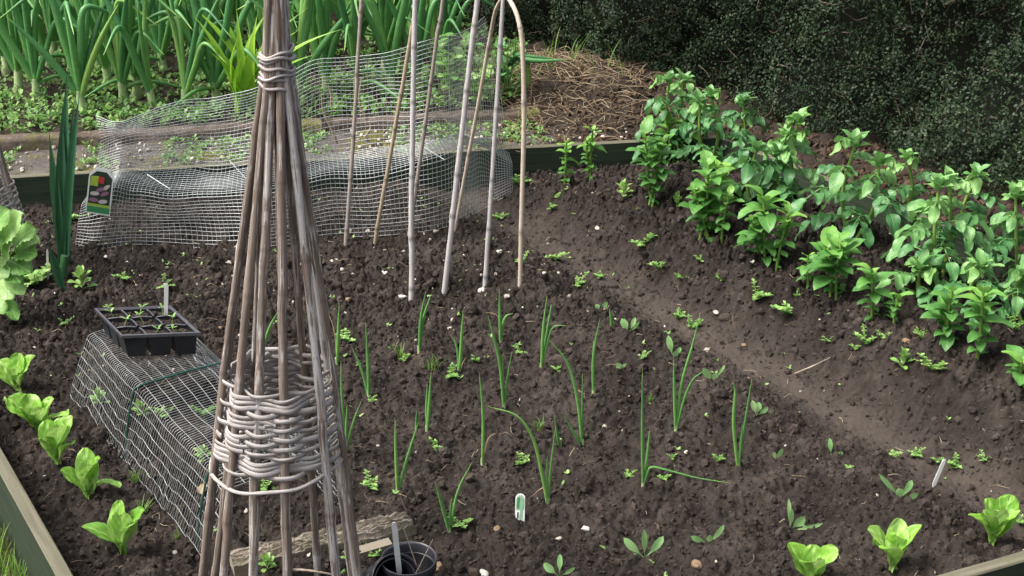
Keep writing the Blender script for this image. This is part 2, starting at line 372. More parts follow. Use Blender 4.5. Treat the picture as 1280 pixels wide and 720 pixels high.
# mossy path strip behind the back board
bd = nz(np.append(POLY[1]-POLY[0], 0)); bn = V(-bd[1], bd[0], 0)
def backpt(u, off, z):            # u metres along the back board from its left corner, off metres behind it
    return np.append(POLY[0], z)+bd*u+bn*off
mb = MB(); nu_, nv_ = 110, 14; pv = []
pn = field(nv_+20, nu_+20, .03, .08, .4, 1, 5)
for j in range(nv_):
    for i in range(nu_):
        p = backpt(-.9+i*.03,   .034+j*.0235, .094+.004*pn[j, i]); pv.append(p)
mb.add(pv, [[j*nu_+i, j*nu_+i+1, (j+1)*nu_+i+1, (j+1)*nu_+i] for j in range(nv_-1) for i in range(nu_-1)])
struct(mb.build('path', M['path']))

# boards of the raised bed
def board(a, b, z0, z1, th, out, label, seed):
    r = np.random.default_rng(seed); a = np.append(a, 0); b = np.append(b, 0); L = np.linalg.norm(b-a); d = (b-a)/L; n = out
    t = thing('bed_board', a+(b-a)/2, label, 'board', 'boards edging the raised bed')
    k = max(12, int(L/.06)); u = np.linspace(0, 1, k)
    wob = .002*np.cumsum(r.standard_normal(k))*.4; wob -= np.linspace(wob[0], wob[-1], k)
    prof = [(.003, z0), (.003, z1-.0015), (.005, z1), (th-.0025, z1), (th, z1-.0025), (th, z0)]
    for nm, seg, mt in (('side_face', [0, 1], 'boardside'), ('top_face', [1, 2, 3, 4], 'board'), ('side_face', [4, 5], 'boardside')):
        mb = MB(); vs = []; uv = []
        for i in range(k):
            for j in seg:
                o, z = prof[j]; vs.append(a+d*L*u[i]+n*o+V(0, 0, z+(wob[i] if z > z0 else 0))); uv.append((L*u[i], o+z))
        m = len(seg); mb.add(vs, [[i*m+j, i*m+j+1, (i+1)*m+j+1, (i+1)*m+j] for i in range(k-1) for j in range(m-1)], uv)
        mb.build(nm, M[mt], t, smooth=False)
    mb = MB()
    for e in (0, 1):
        vs = [a+d*L*e+n*o+V(0, 0, z) for o, z in prof]; mb.add(vs, [[0, 1, 4, 5], [1, 2, 3, 4]], [(o, z) for o, z in prof])
    mb.build('end_grain', M['board'], t)
def outn(i):
    a, b = POLY[i], POLY[(i+1) % 4]; d = (b-a)/np.linalg.norm(b-a); return V(-d[1], d[0], 0)
ext = lambda i, e: (POLY[i]-(POLY[(i+1) % 4]-POLY[i])/np.linalg.norm(POLY[(i+1) % 4]-POLY[i])*e, POLY[(i+1) % 4]+(POLY[(i+1) % 4]-POLY[i])/np.linalg.norm(POLY[(i+1) % 4]-POLY[i])*e)
board(*ext(0, .03), -.08, .108, .032, outn(0), 'long dark green bed board along the back behind the wire mesh', 1)
board(*ext(1, -.002), -.08, .105, .03, outn(1), 'bed board half hidden behind the potato plants near the hedge', 2)
board(*ext(2, .03), -.16, .1, .03, outn(2), 'bed board at the bottom right corner in front of the lettuces', 3)
board(*ext(3, -.002), -.16, .1, .03, outn(3), 'bed board at the bottom left beside the row of lettuces', 4)

# concrete edging blocks of the onion bed
for i, (u0, u1, lab) in enumerate(((-.9, .62, 'mossy concrete edging block behind the upright leek'), (.64, 1.5, 'mossy concrete edging block behind the wire mesh, left of the bamboo canes'), (1.52, 2.3, 'mossy concrete edging block behind the bamboo canes'))):
    mb = MB(); k = 30; vs = []; prof = [(.335, .02), (.335, .124), (.341, .131), (.405, .131), (.412, .124), (.412, .02)]
    for a in range(k):
        for o, z in prof: vs.append(backpt(u0+(u1-u0)*a/(k-1), o+.003*rng.standard_normal(), z+.003*rng.standard_normal()))
    f = [[a*6+j, a*6+j+1, (a+1)*6+j+1, (a+1)*6+j] for a in range(k-1) for j in range(5)]+[[0, 1, 4, 5], [1, 2, 3, 4], [(k-1)*6+j for j in (5, 4, 1, 0)], [(k-1)*6+j for j in (4, 3, 2, 1)]]
    mb.add(vs, f); tag(mb.build('edging_block', M['kerb'], None, backpt((u0+u1)/2, .38, .02)), lab, 'edging', 'concrete edging of the onion bed')

# ------------------------------------------------------------------ hedge
HA, HB = V(2.5, 3.0, 0), V(-1.6, 7.72, 0); hd = nz(HB-HA); hn = V(-hd[1], hd[0], 0)*-1.0
if hn[1] < 0: hn = -hn
HL = np.linalg.norm(HB-HA)
hedge = thing('hedge', HA+(HB-HA)/2+hn*.4, 'tall dark clipped evergreen hedge behind the potato plants', 'hedge')
NC, PER = 9500, 24
def hbulge(u, z): return .05*np.sin(u*3.1+1)+.035*np.sin(u*7.3+z*5)+.03*np.sin(z*9+u*2.2)+.02*np.sin(u*17+z*13)
cu = rng.random(NC)*HL; cz = .02+rng.random(NC)**1.3*1.5; cd_ = np.abs(rng.exponential(.042, NC))-.025
N = NC*PER; u = np.repeat(cu, PER)+rng.standard_normal(N)*.017; z = np.repeat(cz, PER)+rng.standard_normal(N)*.017; dep = np.repeat(cd_, PER)+rng.standard_normal(N)*.009
off = hbulge(u, z)+.10*np.exp(-np.maximum(z, 0)/.09)
c = HA+hd*u[:, None]+hn*(off+dep-.03)[:, None]; c[:, 2] = z+rear(c[:, 0], c[:, 1])-.04
nrm_ = rng.standard_normal((N, 3))*.75-hn*.7+V(0, 0, .55); nrm_ /= np.linalg.norm(nrm_, axis=1)[:, None]
tq = rng.standard_normal((N, 3)); axv = np.cross(nrm_, tq); axv /= np.linalg.norm(axv, axis=1)[:, None]; ayv = np.cross(nrm_, axv)
Lh = rng.uniform(.0042, .0085, N); Wh = Lh*rng.uniform(.5, .75, N); ax = axv*Lh[:, None]; ay = ayv*Wh[:, None]
vs = np.stack([c-ax, c+ay*.8, c+ax, c-ay*.8], 1).reshape(-1, 3)
fq = np.arange(N*4).reshape(N, 4); uvh = np.tile(np.array([[.5, 0], [1, .5], [.5, 1], [0, .5]]), (N, 1))
ti = np.repeat(np.clip(np.repeat(rng.random(NC)**2, PER)*.6+rng.random(N)**2*.35, 0, 1), 4)
mb = MB(); mb.add(vs, fq, uvh, ti); mb.build('foliage', M['hedge'], hedge, smooth=False)
mb = MB()
for _ in range(1300):
    uu, zz = rng.random()*HL, rng.random()*1.2+.02; p = HA+hd*uu+hn*(hbulge(uu, zz)+rng.uniform(-.05, .06)); p[2] = zz+rear(p[0], p[1])-.06
    d = nz(rng.standard_normal(3)+V(0, 0, .8))*rng.uniform(.03, .11); tube(mb, smooth_path([p, p+d*.5+rng.standard_normal(3)*.01, p+d], 3), [.0018*(1-.1*i) for i in range(7)], 4)
mb.build('twigs', M['hedgewood'], hedge)
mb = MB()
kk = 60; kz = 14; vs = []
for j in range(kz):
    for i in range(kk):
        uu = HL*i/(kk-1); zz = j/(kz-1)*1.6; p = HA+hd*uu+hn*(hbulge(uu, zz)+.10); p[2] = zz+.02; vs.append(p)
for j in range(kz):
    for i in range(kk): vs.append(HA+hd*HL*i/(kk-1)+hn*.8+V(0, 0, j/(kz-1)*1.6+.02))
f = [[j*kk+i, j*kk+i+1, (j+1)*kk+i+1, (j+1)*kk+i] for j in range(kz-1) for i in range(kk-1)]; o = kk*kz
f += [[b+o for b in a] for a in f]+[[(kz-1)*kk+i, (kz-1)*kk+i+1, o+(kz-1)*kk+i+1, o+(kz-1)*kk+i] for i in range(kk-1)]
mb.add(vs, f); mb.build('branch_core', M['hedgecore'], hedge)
for uu in np.arange(.3, HL, .45):
    mb = MB(); p = HA+hd*uu+hn*.35; p[2] = .03; tube(mb, smooth_path([p, p+V(.02, .0, .3), p+V(-.02, .03, .8)], 4), .018, 7); mb.build('trunk', M['hedgewood'], hedge)

# ------------------------------------------------------------------ scattered stuff on the ground
def inbed(x, y): return all(sdist(i, x, y) < -.01 for i in range(4))
def bed_pts(n, fn=None):
    out = []
    while len(out) < n:
        x, y = rng.uniform(-2.1, 2.0), rng.uniform(1.5, 4.5)
        if inbed(x, y) and (fn is None or rng.random() < fn(x, y)): out.append((x, y, samp(H, x, y)))
    return np.array(out)
rf = lambda x, y: 1-.8*math.exp(-(fur(x, y)/.09)**2)
mb = MB(); P = bed_pts(62000, rf); P[:, 2] += .0004; lumps(mb, P, .0014+.0042*rng.random(len(P))**1.6*(1+.7*(rng.random(len(P)) > .93)), ICO1, .34)
P = bed_pts(1500, lambda x, y: rf(x, y)*(.35+.65*math.exp(-((y-(3.45+.18*x))/.35)**2))); lumps(mb, P, rng.uniform(.006, .015, len(P)), ICO2, .13)
P = bed_pts(900, lambda x, y: float(.08 < fur(x, y) < .6)); lumps(mb, P, rng.uniform(.004, .011, len(P)), ICO2, .13)
P = bed_pts(60, lambda x, y: rf(x, y)*(.15+.85*math.exp(-((y-(3.4+.18*x))/.3)**2))); lumps(mb, P, rng.uniform(.014, .026, len(P)), ICO3, .06)
stuff(mb.build('soil_crumbs', M['clod'], smooth=False), 'loose dark crumbs of soil over the bed')
mb = MB(); P = bed_pts(380, lambda x, y: .12+.88*math.exp(-((y-(3.55+.2*x))/.3)**2)*(fur(x, y) < -.05)); P[:, 2] += .0002
lumps(mb, P, rng.uniform(.0018, .0058, len(P)), ICO2, .14, (.4, 1.3)); stuff(mb.build('gravel', M['pebbles']), 'small pale pebbles in the soil')
mb = MB(); pts = [backpt(rng.uniform(-.5, 2.6), rng.uniform(.05, .33), .098) for _ in range(420)]
lumps(mb, pts, rng.uniform(.003, .009, 420), ICO2, .07, (.5, 1.2)); stuff(mb.build('path_gravel', M['pebbles']), 'gravel on the mossy path behind the bed')
# straw and bark on the heap behind the bed
def strand(mb, p, L, r, tint, lift=.3):
    a = rng.random()*6.28; d = V(math.cos(a), math.sin(a), rng.uniform(-.1, lift)); k = rng.standard_normal(3)*L*.15; k[2] = abs(k[2])
    q_ = smooth_path([p, p+d*L*.5+k, p+d*L], 3); q_[:, 2] = np.maximum(q_[:, 2], [rear(a_[0], a_[1])+.002 if sdist(0, a_[0], a_[1]) > 0 or sdist(1, a_[0], a_[1]) > 0 else samp(H, a_[0], a_[1]) for a_ in q_])
    tube(mb, q_, r, 4, tint, False)
mb = MB()
for _ in range(1000):
    p = V(.16+rng.standard_normal()*.26, 4.98+rng.standard_normal()*.26, 0)
    if sdist(0, p[0], p[1]) < .04: continue
    p[2] = rear(p[0], p[1])+.008; strand(mb, p, rng.uniform(.03, .13), rng.uniform(.0005, .0012), rng.random()**.9)
stuff(mb.build('straw', M['straw']), 'dry straw strewn over the heap below the hedge')
mb = MB(); pts = []
while len(pts) < 6500:
    p = V(rng.uniform(-.1, 2.2), rng.uniform(3.2, 5.7), 0)
    if (sdist(0, p[0], p[1]) > .04 and p[0] > -.05 and p[1] < 5.75) or (.035 < sdist(1, p[0], p[1]) < .5 and sdist(0, p[0], p[1]) <= .04): p[2] = rear(p[0], p[1])+.003; pts.append(p)
lumps(mb, pts, rng.uniform(.004, .014, len(pts)), ICO1, .2, (.3, 1.4)); stuff(mb.build('bark_mulch', M['bark'], smooth=False), 'reddish brown bark mulch below the hedge')
mb = MB()
for p in bed_pts(520): strand(mb, p+V(0, 0, .002), rng.uniform(.008, .035), rng.uniform(.0004, .0009), rng.random()**2, .15)
stuff(mb.build('straw_bits', M['straw']), 'small bits of dry straw on the soil')

# ------------------------------------------------------------------ poles, canes and the wicker obelisk
def cane(mb, A, B, r0, r1, bow=.0, nodes=None, seed=0, n=8):
    r = np.random.default_rng(seed); k = 44; t = np.linspace(0, 1, k); L = np.linalg.norm(B-A)
    P = A+(B-A)*t[:, None]; side = nz(np.cross(B-A, r.standard_normal(3))); P = P+side*(np.sin(t*math.pi)*bow)[:, None]
    rad = r0+(r1-r0)*t; tint = np.zeros(k); m = nodes or max(3, int(L/.2))
    for c_ in (np.arange(m)+.5+.25*r.uniform(-1, 1, m))/m:
        i = int(c_*(k-1)); rad[i] *= 1.17; tint[i] = .95
        if i > 0: rad[i-1] *= 1.05; P[i:] += r.standard_normal(3)*.0012
    tube(mb, P, rad*(1+.03*r.standard_normal(k)), n, tint)
def obelisk(base, top, R0, R1, npole, label, bandz, seed, sc=1.0):
    r = np.random.default_rng(seed); base, top = np.asarray(base, float), np.asarray(top, float); axis = top-base
    t = thing('wicker_obelisk', base, label, 'plant support', 'wicker obelisks')
    ths = (np.arange(npole)+.26*r.uniform(-.5, .5, npole))/npole*2*math.pi+.2
    for i, th in enumerate(ths):
        mb = MB(); o = V(math.cos(th), math.sin(th), 0)
        a = base+o*R0*(1+.05*r.standard_normal())+V(o[1], -o[0], 0)*.008*r.standard_normal()-V(0, 0, .03); b = base+axis+o*R1; tz = a+(b-a)*(1.24+.1*r.random())
        tz = b+(tz-b)*.9+o*.012*(i % 3)
        rr = sc*r.uniform(.0055, .0085); cane(mb, a, b+(b-a)*.0, rr*1.05, rr*.86, .007*r.standard_normal(), None, seed*50+i)
        tube(mb, smooth_path([b-(b-a)*.01, b+(tz-b)*.5+o*.004, tz], 4), rr*.86, 8, .1)
        mb.build('pole', M['pole'], t)
    mb = MB(); z0, z1 = bandz; ns = 18; H_ = axis[2]
    for j in range(ns):
        zz = z0+(z1-z0)*j/(ns-1); f = zz/H_; cc = base+axis*f; Rr = R0+(R1-R0)*f
        k = npole*10; th = np.linspace(0, 2*math.pi*1.03, k)+r.random()*6
        wv = np.zeros(k)
        wv = np.cos(npole/2*(th-.2)+(j % 2)*math.pi)*.0068*sc
        P = np.stack([cc[0]+np.cos(th)*(Rr+wv), cc[1]+np.sin(th)*(Rr+wv), cc[2]+.0012*np.sin(th*2+.5)+.0007*np.sin(th*5+j*2)+.0008*np.sin(th*npole+j)], 1)
        tube(mb, P, sc*(.0043+.0013*r.random())*(1+.18*np.sin(th*1.3+j)), 6, 0., True, .36)
    for j in range(0):             # slanting ends tucked into the weave
        th0 = r.random()*6.28; za, zb = r.uniform(z0, z1, 2); k = 9; tt = np.linspace(0, 1, k); th = th0+tt*.8
        zz = za+(zb-za)*tt; Rr = R0+(R1-R0)*zz/H_+.009*sc; cc = base+axis*(zz/H_)[:, None]
        tube(mb, np.stack([cc[:, 0]+np.cos(th)*Rr, cc[:, 1]+np.sin(th)*Rr, cc[:, 2]], 1), sc*.0038, 6, 0.)
    for zl, tl in ((z0-.020, .010),):    # loose lower rounds
        k = 80; th = np.linspace(0, 6.4, k); f = zl/H_; cc = base+axis*f; Rr = R0+(R1-R0)*f+.008*sc
        tube(mb, np.stack([cc[0]+np.cos(th)*Rr, cc[1]+np.sin(th)*Rr, cc[2]+tl*np.sin(th+1.2)+.002*np.sin(th*7)], 1), sc*.0034, 6, 0.)
    mb.build('woven_band', M['willow'], t)
    mb = MB()
    for j in range(7):
        f = 1+(j-3)*.0085+.004*r.standard_normal(); cc = base+axis*f; k = 40; th = np.linspace(0, 6.5, k)+r.random()*6; Rr = (R1+.0085*sc)*(1+.05*r.standard_normal())
        tube(mb, np.stack([cc[0]+np.cos(th)*Rr*(1+.05*np.sin(th*3)), cc[1]+np.sin(th)*Rr, cc[2]+.005*np.sin(th+r.random()*6)+.002*np.sin(th*4)], 1), sc*.0027, 6, 0.)
    mb.build('binding', M['willow'], t)
    return t
ob = atZ(349, 784, 0.0); obt = atY(345.5, 84, ob[1]+.0)
obelisk(ob, obt, .157, .0175, 13, 'tall weathered wicker obelisk with grey woven willow band standing in the bed', (.392, .536), 3)
o2 = V(-1.528, 3.6, .0); obelisk(o2, o2+V(.0, .02, .80), .125, .016, 11, 'wicker obelisk cut off by the edge of the picture beside the leek', (.11, .265), 5, .9)

CANES = [((432, 306), (452, 0), 'canebrown', .0062, .10, 'thin grey brown bamboo cane nearest the wicker obelisk'),
 ((468.5, 304), (519, 0), 'canetan', .0062, -.05, 'slanting tan bamboo cane, second from the wicker obelisk in the back row'),
 ((511, 297), (551, 0), 'canebrown', .0060, .02, 'thin brown bamboo cane standing just behind the thick pale cane'),
 ((514.5, 373), (521, 0), 'canegrey', .0076, .12, 'thick pale grey bamboo cane standing almost upright, nearest the onion shoots'),
 ((555, 368), (597, 0), 'canegrey', .0078, .12, 'thick pale grey bamboo cane leaning over between upright cane and tan hoop'),
 ((606, 357), (627, 0), 'canegrey', .0064, .12, 'thin pale grey bamboo cane just inside the tan hoop')]
for i, (b, tp, mt, r, dy, lab) in enumerate(CANES):
    A = G(*b); B = atY(tp[0], tp[1], A[1]+dy); D = B-A; B = A+D*1.45; A = A-nz(D)*.06
    mb = MB(); cane(mb, A, B, r, r*.85, .006, 7, 60+i); tag(mb.build('bamboo_cane', M[mt], None, A), lab, 'cane', 'bamboo canes in front of the wire mesh')
A = G(650, 355); Bk = G(569, 286); pts = []
Ya, Yb = A[1], Bk[1]
for (px, py, f) in ((650, 362, 0), (652, 270, .02), (655, 150, .06), (653, 60, .1), (648, 25, .14), (640, 5, .22), (632, -4, .34), (625, 2, .48), (619, 16, .6), (613, 45, .72), (596, 140, .84), (580, 225, .94), (568, 292, 1)):
    pts.append(atY(px, py, Ya+(Yb-Ya)*f))
P = smooth_path(pts, 5); k = len(P); tint = np.zeros(k); rad = np.linspace(.0066, .0052, k)
for i in range(4, k, 7): tint[i] = .9; rad[i] *= 1.15
mb = MB(); tube(mb, P, rad, 8, tint); tag(mb.build('cane_hoop', M['canepale'], None, A), 'pale tan bamboo cane bent over into a hoop', 'hoop')

# ------------------------------------------------------------------ wire mesh
def catgrid(R, nu, nv):           # R rows x cols x 3 control points -> smooth nv x nu grid, linear between rows
    R = np.asarray(R, float); rows = []
    for r in R:
        p = smooth_path(r, 24); rows.append(p)
    seg = np.mean([np.linalg.norm(np.diff(p, axis=0), axis=1) for p in rows], axis=0); cs_ = np.concatenate([[0], np.cumsum(seg)])
    L = np.interp(np.linspace(0, cs_[-1], nu), cs_, np.arange(len(cs_))); i = np.minimum(L.astype(int), len(cs_)-2); f = (L-i)[:, None]
    rows = [p[i]*(1-f)+p[i+1]*f for p in rows]
    rows = np.array(rows); L = np.linalg.norm(np.diff(rows, axis=0), axis=2).mean(1); cl = np.concatenate([[0], np.cumsum(L)])
    out = []
    for s in np.linspace(0, cl[-1], nv):
        i = min(np.searchsorted(cl, s, 'right')-1, len(L)-1); f = (s-cl[i])/L[i]; out.append(rows[i]*(1-f)+rows[i+1]*f)
    return np.array(out)
def wires(mb, Gd, r, r2, su=1, sv=1):
    nv, nu = Gd.shape[:2]
    for j in range(0, nv, sv): tube(mb, Gd[j], r, 4, .5, False)
    for i in range(0, nu, su): tube(mb, Gd[:, i], r2, 4, .5, False)
def pyrow(lst): return [atY(px, py, Y) for px, py, Y in lst]
def grow(lst): return [G(px, py)+V(0, 0, .002) for px, py in lst]
bot = grow([(94, 306), (124, 311), (170, 306), (250, 310), (330, 309), (420, 298), (500, 293), (560, 284), (604, 262), (641, 240)])
Yb_ = [p[1] for p in bot]
cols = [(103, 255), (140, 232), (172, 238), (235, 243), (322, 236), (412, 219), (492, 208), (558, 190), (600, 182), (640, 205)]
foldf = [atY(px, py, y+.03) for (px, py), y in zip(cols, Yb_)]
cols = [(116, 232), (148, 212), (185, 214), (246, 213), (326, 203), (408, 191), (488, 183), (548, 174), (594, 170), (633, 180)]
foldb = [p for p in (atZ(px, py, f[2]+.004) for (px, py), f in zip(cols, foldf))]
foldb = [V(p[0], min(p[1], f[1]+.2), p[2]) for p, f in zip(foldb, foldf)]
cols = [(126, 185), (152, 172), (200, 165), (256, 160), (325, 150), (404, 125), (484, 116), (546, 110), (590, 96), (624, 105)]
mid = [atY(px, py, f[1]+.03) for (px, py), f in zip(cols, foldb)]
cols = [(119, 146), (152, 151), (206, 131), (262, 122), (326, 108), (402, 74), (482, 65), (545, 50), (585, 36), (606, 22)]
top = [atY(px, py, f[1]+.02) for (px, py), f in zip(cols, foldb)]
Gd = catgrid([bot, foldf, foldb, mid, top], 116, 52)
nv, nu = Gd.shape[:2]; rn = field(nv, nu, .013, .16, .7, 1.4, 11); rn2 = field(nv, nu, .013, .12, .5, 1.2, 12)
damp = np.ones((nv, 1)); damp[:3] = .2
Gd[..., 1] += .006*rn*damp; Gd[..., 2] += .0035*rn2*damp
t = thing('wire_mesh_cloche', (bot[3]+bot[6])/2, 'folded galvanised wire mesh cloche along the back of the bed', 'mesh cloche')
mb = MB(); wires(mb, Gd[:18], .00105, .00062); mb.build('front_panel', M['wire'], t)
mb = MB(); wires(mb, Gd[17:], .00105, .00062); mb.build('folded_back_panel', M['wire'], t)
mb = MB(); tube(mb, Gd[14, 8:99]+V(0, -.002, .002), .0012, 4); tube(mb, Gd[::1, 88]+V(0, -.003, 0), .0016, 4)
for a, b in (((184, 218), (212, 236)), ((286, 200), (310, 226)), ((527, 182), (556, 200))): tube(mb, [atY(*a, Gd[17, 50][1]), atY(*b, Gd[17, 50][1]-.05)], .0016, 4)
mb.build('stiffening_wire', M['wire'], t)

# near cloche tunnel under the seed tray
ax_ = nz(V(.57, -.822, 0)); rt = V(.822, .57, 0); O = V(-1.025, 2.895, 0)
Lc = .84; ncx = int(Lc/.0098); secs = []
wz = field(40, ncx, .0098, .12, .6, 1, 21); wr = field(40, ncx, .0098, .12, .6, 1, 22)
ctrl = [(-.065, 0.004), (-.035, .075), (-.004, .15), (.004, .156), (.03, .158), (.11, .157), (.19, .152), (.21, .146), (.222, .12), (.234, .06), (.245, .004)]
prof = np.array(ctrl)
clp = np.concatenate([[0], np.cumsum(np.linalg.norm(np.diff(prof, axis=0), axis=1))]); npf = 22
prof = np.stack([np.interp(np.linspace(0, clp[-1], npf*2-1), clp, prof[:, i]) for i in (0, 1)], 1)
Gb = np.zeros((len(prof), ncx, 3))
for i in range(ncx):
    u_ = i*.0098
    for j, (r_, z_) in enumerate(prof):
        jj = j*39//len(prof); p = O+ax_*u_+rt*(r_+.0025*wr[jj, i]*(1-.5*z_/.15))+V(0, 0, z_*(1-.05*abs(math.sin((u_-.353)*math.pi/.41)))+.0022*wz[jj, i]*(z_/.1))
        p[2] += samp(H, p[0], p[1])*(1-z_/.16); Gb[j, i] = p
t = thing('wire_mesh_tunnel', O+ax_*Lc/2+rt*.12, 'low galvanised wire mesh tunnel under the black seed tray', 'mesh cloche')
mb = MB()
for j in range(0, len(prof), 2): tube(mb, Gb[j], .0006, 4, .5, False)
for i in range(ncx): tube(mb, Gb[:, i], .00042, 4, .5, False)
mb.build('mesh_panel', M['wire'], t)
for ui in (36, 78):
    mb = MB(); h = [O+ax_*ui*.0098+rt*r_+V(0, 0, z_) for r_, z_ in ((-.06, -.05), (-.045, .06), (-.02, .15), (-.008, .161), (.01, .165), (.11, .166), (.20, .162), (.217, .155), (.227, .14), (.24, .05), (.25, -.05))]
    tube(mb, smooth_path(h, 4), .0023, 8); mb.build('frame_hoop', M['greenwire'], t)

# ------------------------------------------------------------------ seed tray
tc = [atZ(155, 421, .215), atZ(246, 419, .215), atZ(211, 386, .215), atZ(124, 391, .215)]
tcx = sum(tc)/4; eu = nz(tc[1]-tc[0]+tc[2]-tc[3]); ev = nz(np.cross(V(0, 0, 1), eu)); ev = nz(ev)
W_ = .172; D_ = .172; ztop = .222; zb = .163; tcx = V(tcx[0], tcx[1], ztop)
# tray sides follow the tunnel's direction
ev2 = nz((tc[3]-tc[0]+tc[2]-tc[1])*V(1, 1, 0)); eu2 = nz((tc[1]-tc[0]+tc[2]-tc[3])*V(1, 1, 0))
tr = thing('seed_tray', V(tcx[0], tcx[1], zb), 'black plastic nine cell seed tray resting on the wire mesh tunnel', 'seed tray')
TP = lambda a, b, z: V(tcx[0], tcx[1], z)+eu2*a*W_/2+ev2*b*D_/2
for i in range(3):
    for j in range(3):
        a0, a1 = -1+.02+i*.66, -1+.64+i*.66; b0, b1 = -1+.02+j*.66, -1+.64+j*.66; am, bm = (a0+a1)/2, (b0+b1)/2; s_ = .74
        mb = MB(); up_ = [(a0, b0), (a1, b0), (a1, b1), (a0, b1)]; vs = [TP(a, b, ztop-.004) for a, b in up_]+[TP(am+(a-am)*s_, bm+(b-bm)*s_, zb) for a, b in up_]
        mb.add(vs, [[0, 4, 5, 1], [1, 5, 6, 2], [2, 6, 7, 3], [3, 7, 4, 0], [4, 7, 6, 5]]); mb.build('cell', M['blackplastic'], tr, smooth=False)
        mb = MB(); g = 7; vs = [TP(am+(a-.5)*(a1-a0)*.97, bm+(b-.5)*(b1-b0)*.97, ztop-.012+.003*rng.standard_normal()*.6) for b in np.linspace(0, 1, g) for a in np.linspace(0, 1, g)]
        mb.add(vs, [[y*g+x, y*g+x+1, (y+1)*g+x+1, (y+1)*g+x] for y in range(g-1) for x in range(g-1)], None, .1)
        lumps(mb, [TP(am+rng.uniform(-.24, .24), bm+rng.uniform(-.24, .24), ztop-.011) for _ in range(14)], rng.uniform(.002, .005, 14), ICO1, .2)
        mb.build('compost', M['clod'], tr, smooth=False)
mb = MB()
ring = [(1.04, 1.04, ztop+.001), (1.045, 1.045, ztop-.006), (1.0, 1.0, ztop+.002), (.955, .955, ztop-.003)]
q4 = [(-1, -1), (1, -1), (1, 1), (-1, 1)]
for a, b in ((1, 0), (0, 2), (2, 3)):
    v = [TP(x*ring[a][0], y*ring[a][1], ring[a][2]) for x, y in q4]+[TP(x*ring[b][0], y*ring[b][1], ring[b][2]) for x, y in q4]
    mb.add(v, [[i, (i+1) % 4, 4+(i+1) % 4, 4+i] for i in range(4)])
mb.build('rim', M['rim'], tr, smooth=False)
for k_ in (-.34, .34):
    for hor in (0, 1):
        for m_ in (-.66, 0, .66):
            mb = MB(); f_ = (lambda a, b: (a, b)) if hor else (lambda a, b: (b, a))
            a_ = [TP(*f_(m_+x*.26, k_), ztop-.004+.0025*(1-abs(x))) for x in (-1, -.6, 0, .6, 1)]; tube(mb, a_, .0021, 6); mb.build('divider', M['rim'], tr)
def seedling(base, h, n, L, label, seed, mat='beet', spread=1.0):
    mb = MB(); random.seed(seed); r = np.random.default_rng(seed); top_ = base+V(r.normal()*.006, r.normal()*.006, h); tube(mb, [base-V(0, 0, .004), (base+top_)/2, top_], .0009, 5, .9)
    a0 = r.random()*6
    for i in range(n):
        a = a0+i*6.283/n+r.normal()*.2; leaf(mb, top_, V(math.cos(a), math.sin(a), .45*spread), V(0, 0, 1), L*r.uniform(.8, 1.2), L*.33, 'oval', .5, .2, 0, 5, 3, r.random())
    return tag(mb.build('seedling', M[mat], None, base), label, 'seedling', 'seedlings in the black tray')
for (a, b, h, lab) in ((-.66, .66, .016, 'tiny seedling in the far corner cell of the tray'), (.0, .6, .026, 'tallest seedling in the tray, in front of the white label'), (-.05, 0, .03, 'seedling in the middle cell of the tray'), (.66, .66, .022, 'seedling beside the white label in the seed tray'), (.66, .0, .02, 'leaning seedling at the side of the tray nearest the obelisk'), (.6, -.6, .015, 'small seedling in the near corner cell beside the obelisk'), (-.62, -.02, .018, 'small seedling at the side of the tray nearest the leek'), (0, -.62, .014, 'small seedling in the middle of the tray front row')):
    seedling(TP(a, b, ztop-.011), h*.9, 3, .017, lab, int(a*100+b*10)+900, 'weed')
def stick(base, top, w, th, label, mat='white', name='plant_label', pointed=True, grp='white plant labels'):
    d = top-base; L = np.linalg.norm(d); d = d/L; s = nz(np.cross(d, V(.2, -1, .3))); n = np.cross(s, d); mb = MB()
    prof = [(0, .35), (.12, 1), (.9, 1), (.96, .8), (1, .45)]; vs = []
    for t_, k in prof:
        for a, b in ((-1, -1), (1, -1), (1, 1), (-1, 1)): vs.append(base+d*L*t_+s*a*w/2*k+n*b*th/2)
    m = len(prof); f = [[i*4+j, i*4+(j+1) % 4, (i+1)*4+(j+1) % 4, (i+1)*4+j] for i in range(m-1) for j in range(4)]+[[3, 2, 1, 0], [(m-1)*4+j for j in range(4)]]
    mb.add(vs, f); return tag(mb.build(name, M[mat], None, base, False), label, 'plant label', grp)
lb = TP(.72, .62, ztop-.02); stick(lb, atY(208, 354, lb[1]+.005), .0098, .0016, 'white plastic plant label standing in the seed tray')

# ------------------------------------------------------------------ pots, plank and other things at the front
def pot(c, ax, R, Hh, label):
    ax = nz(ax); s = nz(np.cross(ax, V(.3, 1, .1))); b = np.cross(ax, s); t = thing('plant_pot', c, label, 'plant pot', 'black plant pots at the front')
    def lathe(prof, nm, mt):
        mb = MB(); n = 36; vs = []
        for r_, z_ in prof:
            for i in range(n): a = i*2*math.pi/n; vs.append(c+ax*z_+(s*math.cos(a)+b*math.sin(a))*r_)
        mb.add(vs, [[j*n+i, j*n+(i+1) % n, (j+1)*n+(i+1) % n, (j+1)*n+i] for j in range(len(prof)-1) for i in range(n)]); mb.build(nm, M[mt], t)
    lathe([(.001, 0), (R*.74, 0), (R*.76, .003), (R*.95, Hh-.02), (R*.93, Hh-.02), (R*.9, Hh-.022), (R*.72, .005), (.001, .005)], 'body', 'blackplastic')
    lathe([(R*.955, Hh-.021), (R*1.0, Hh-.02), (R*1.02, Hh-.001), (R*1.025, Hh+.001), (R*.99, Hh+.0015), (R*.955, Hh-.003), (R*.945, Hh-.018)], 'rim', 'rim')
    return s, b
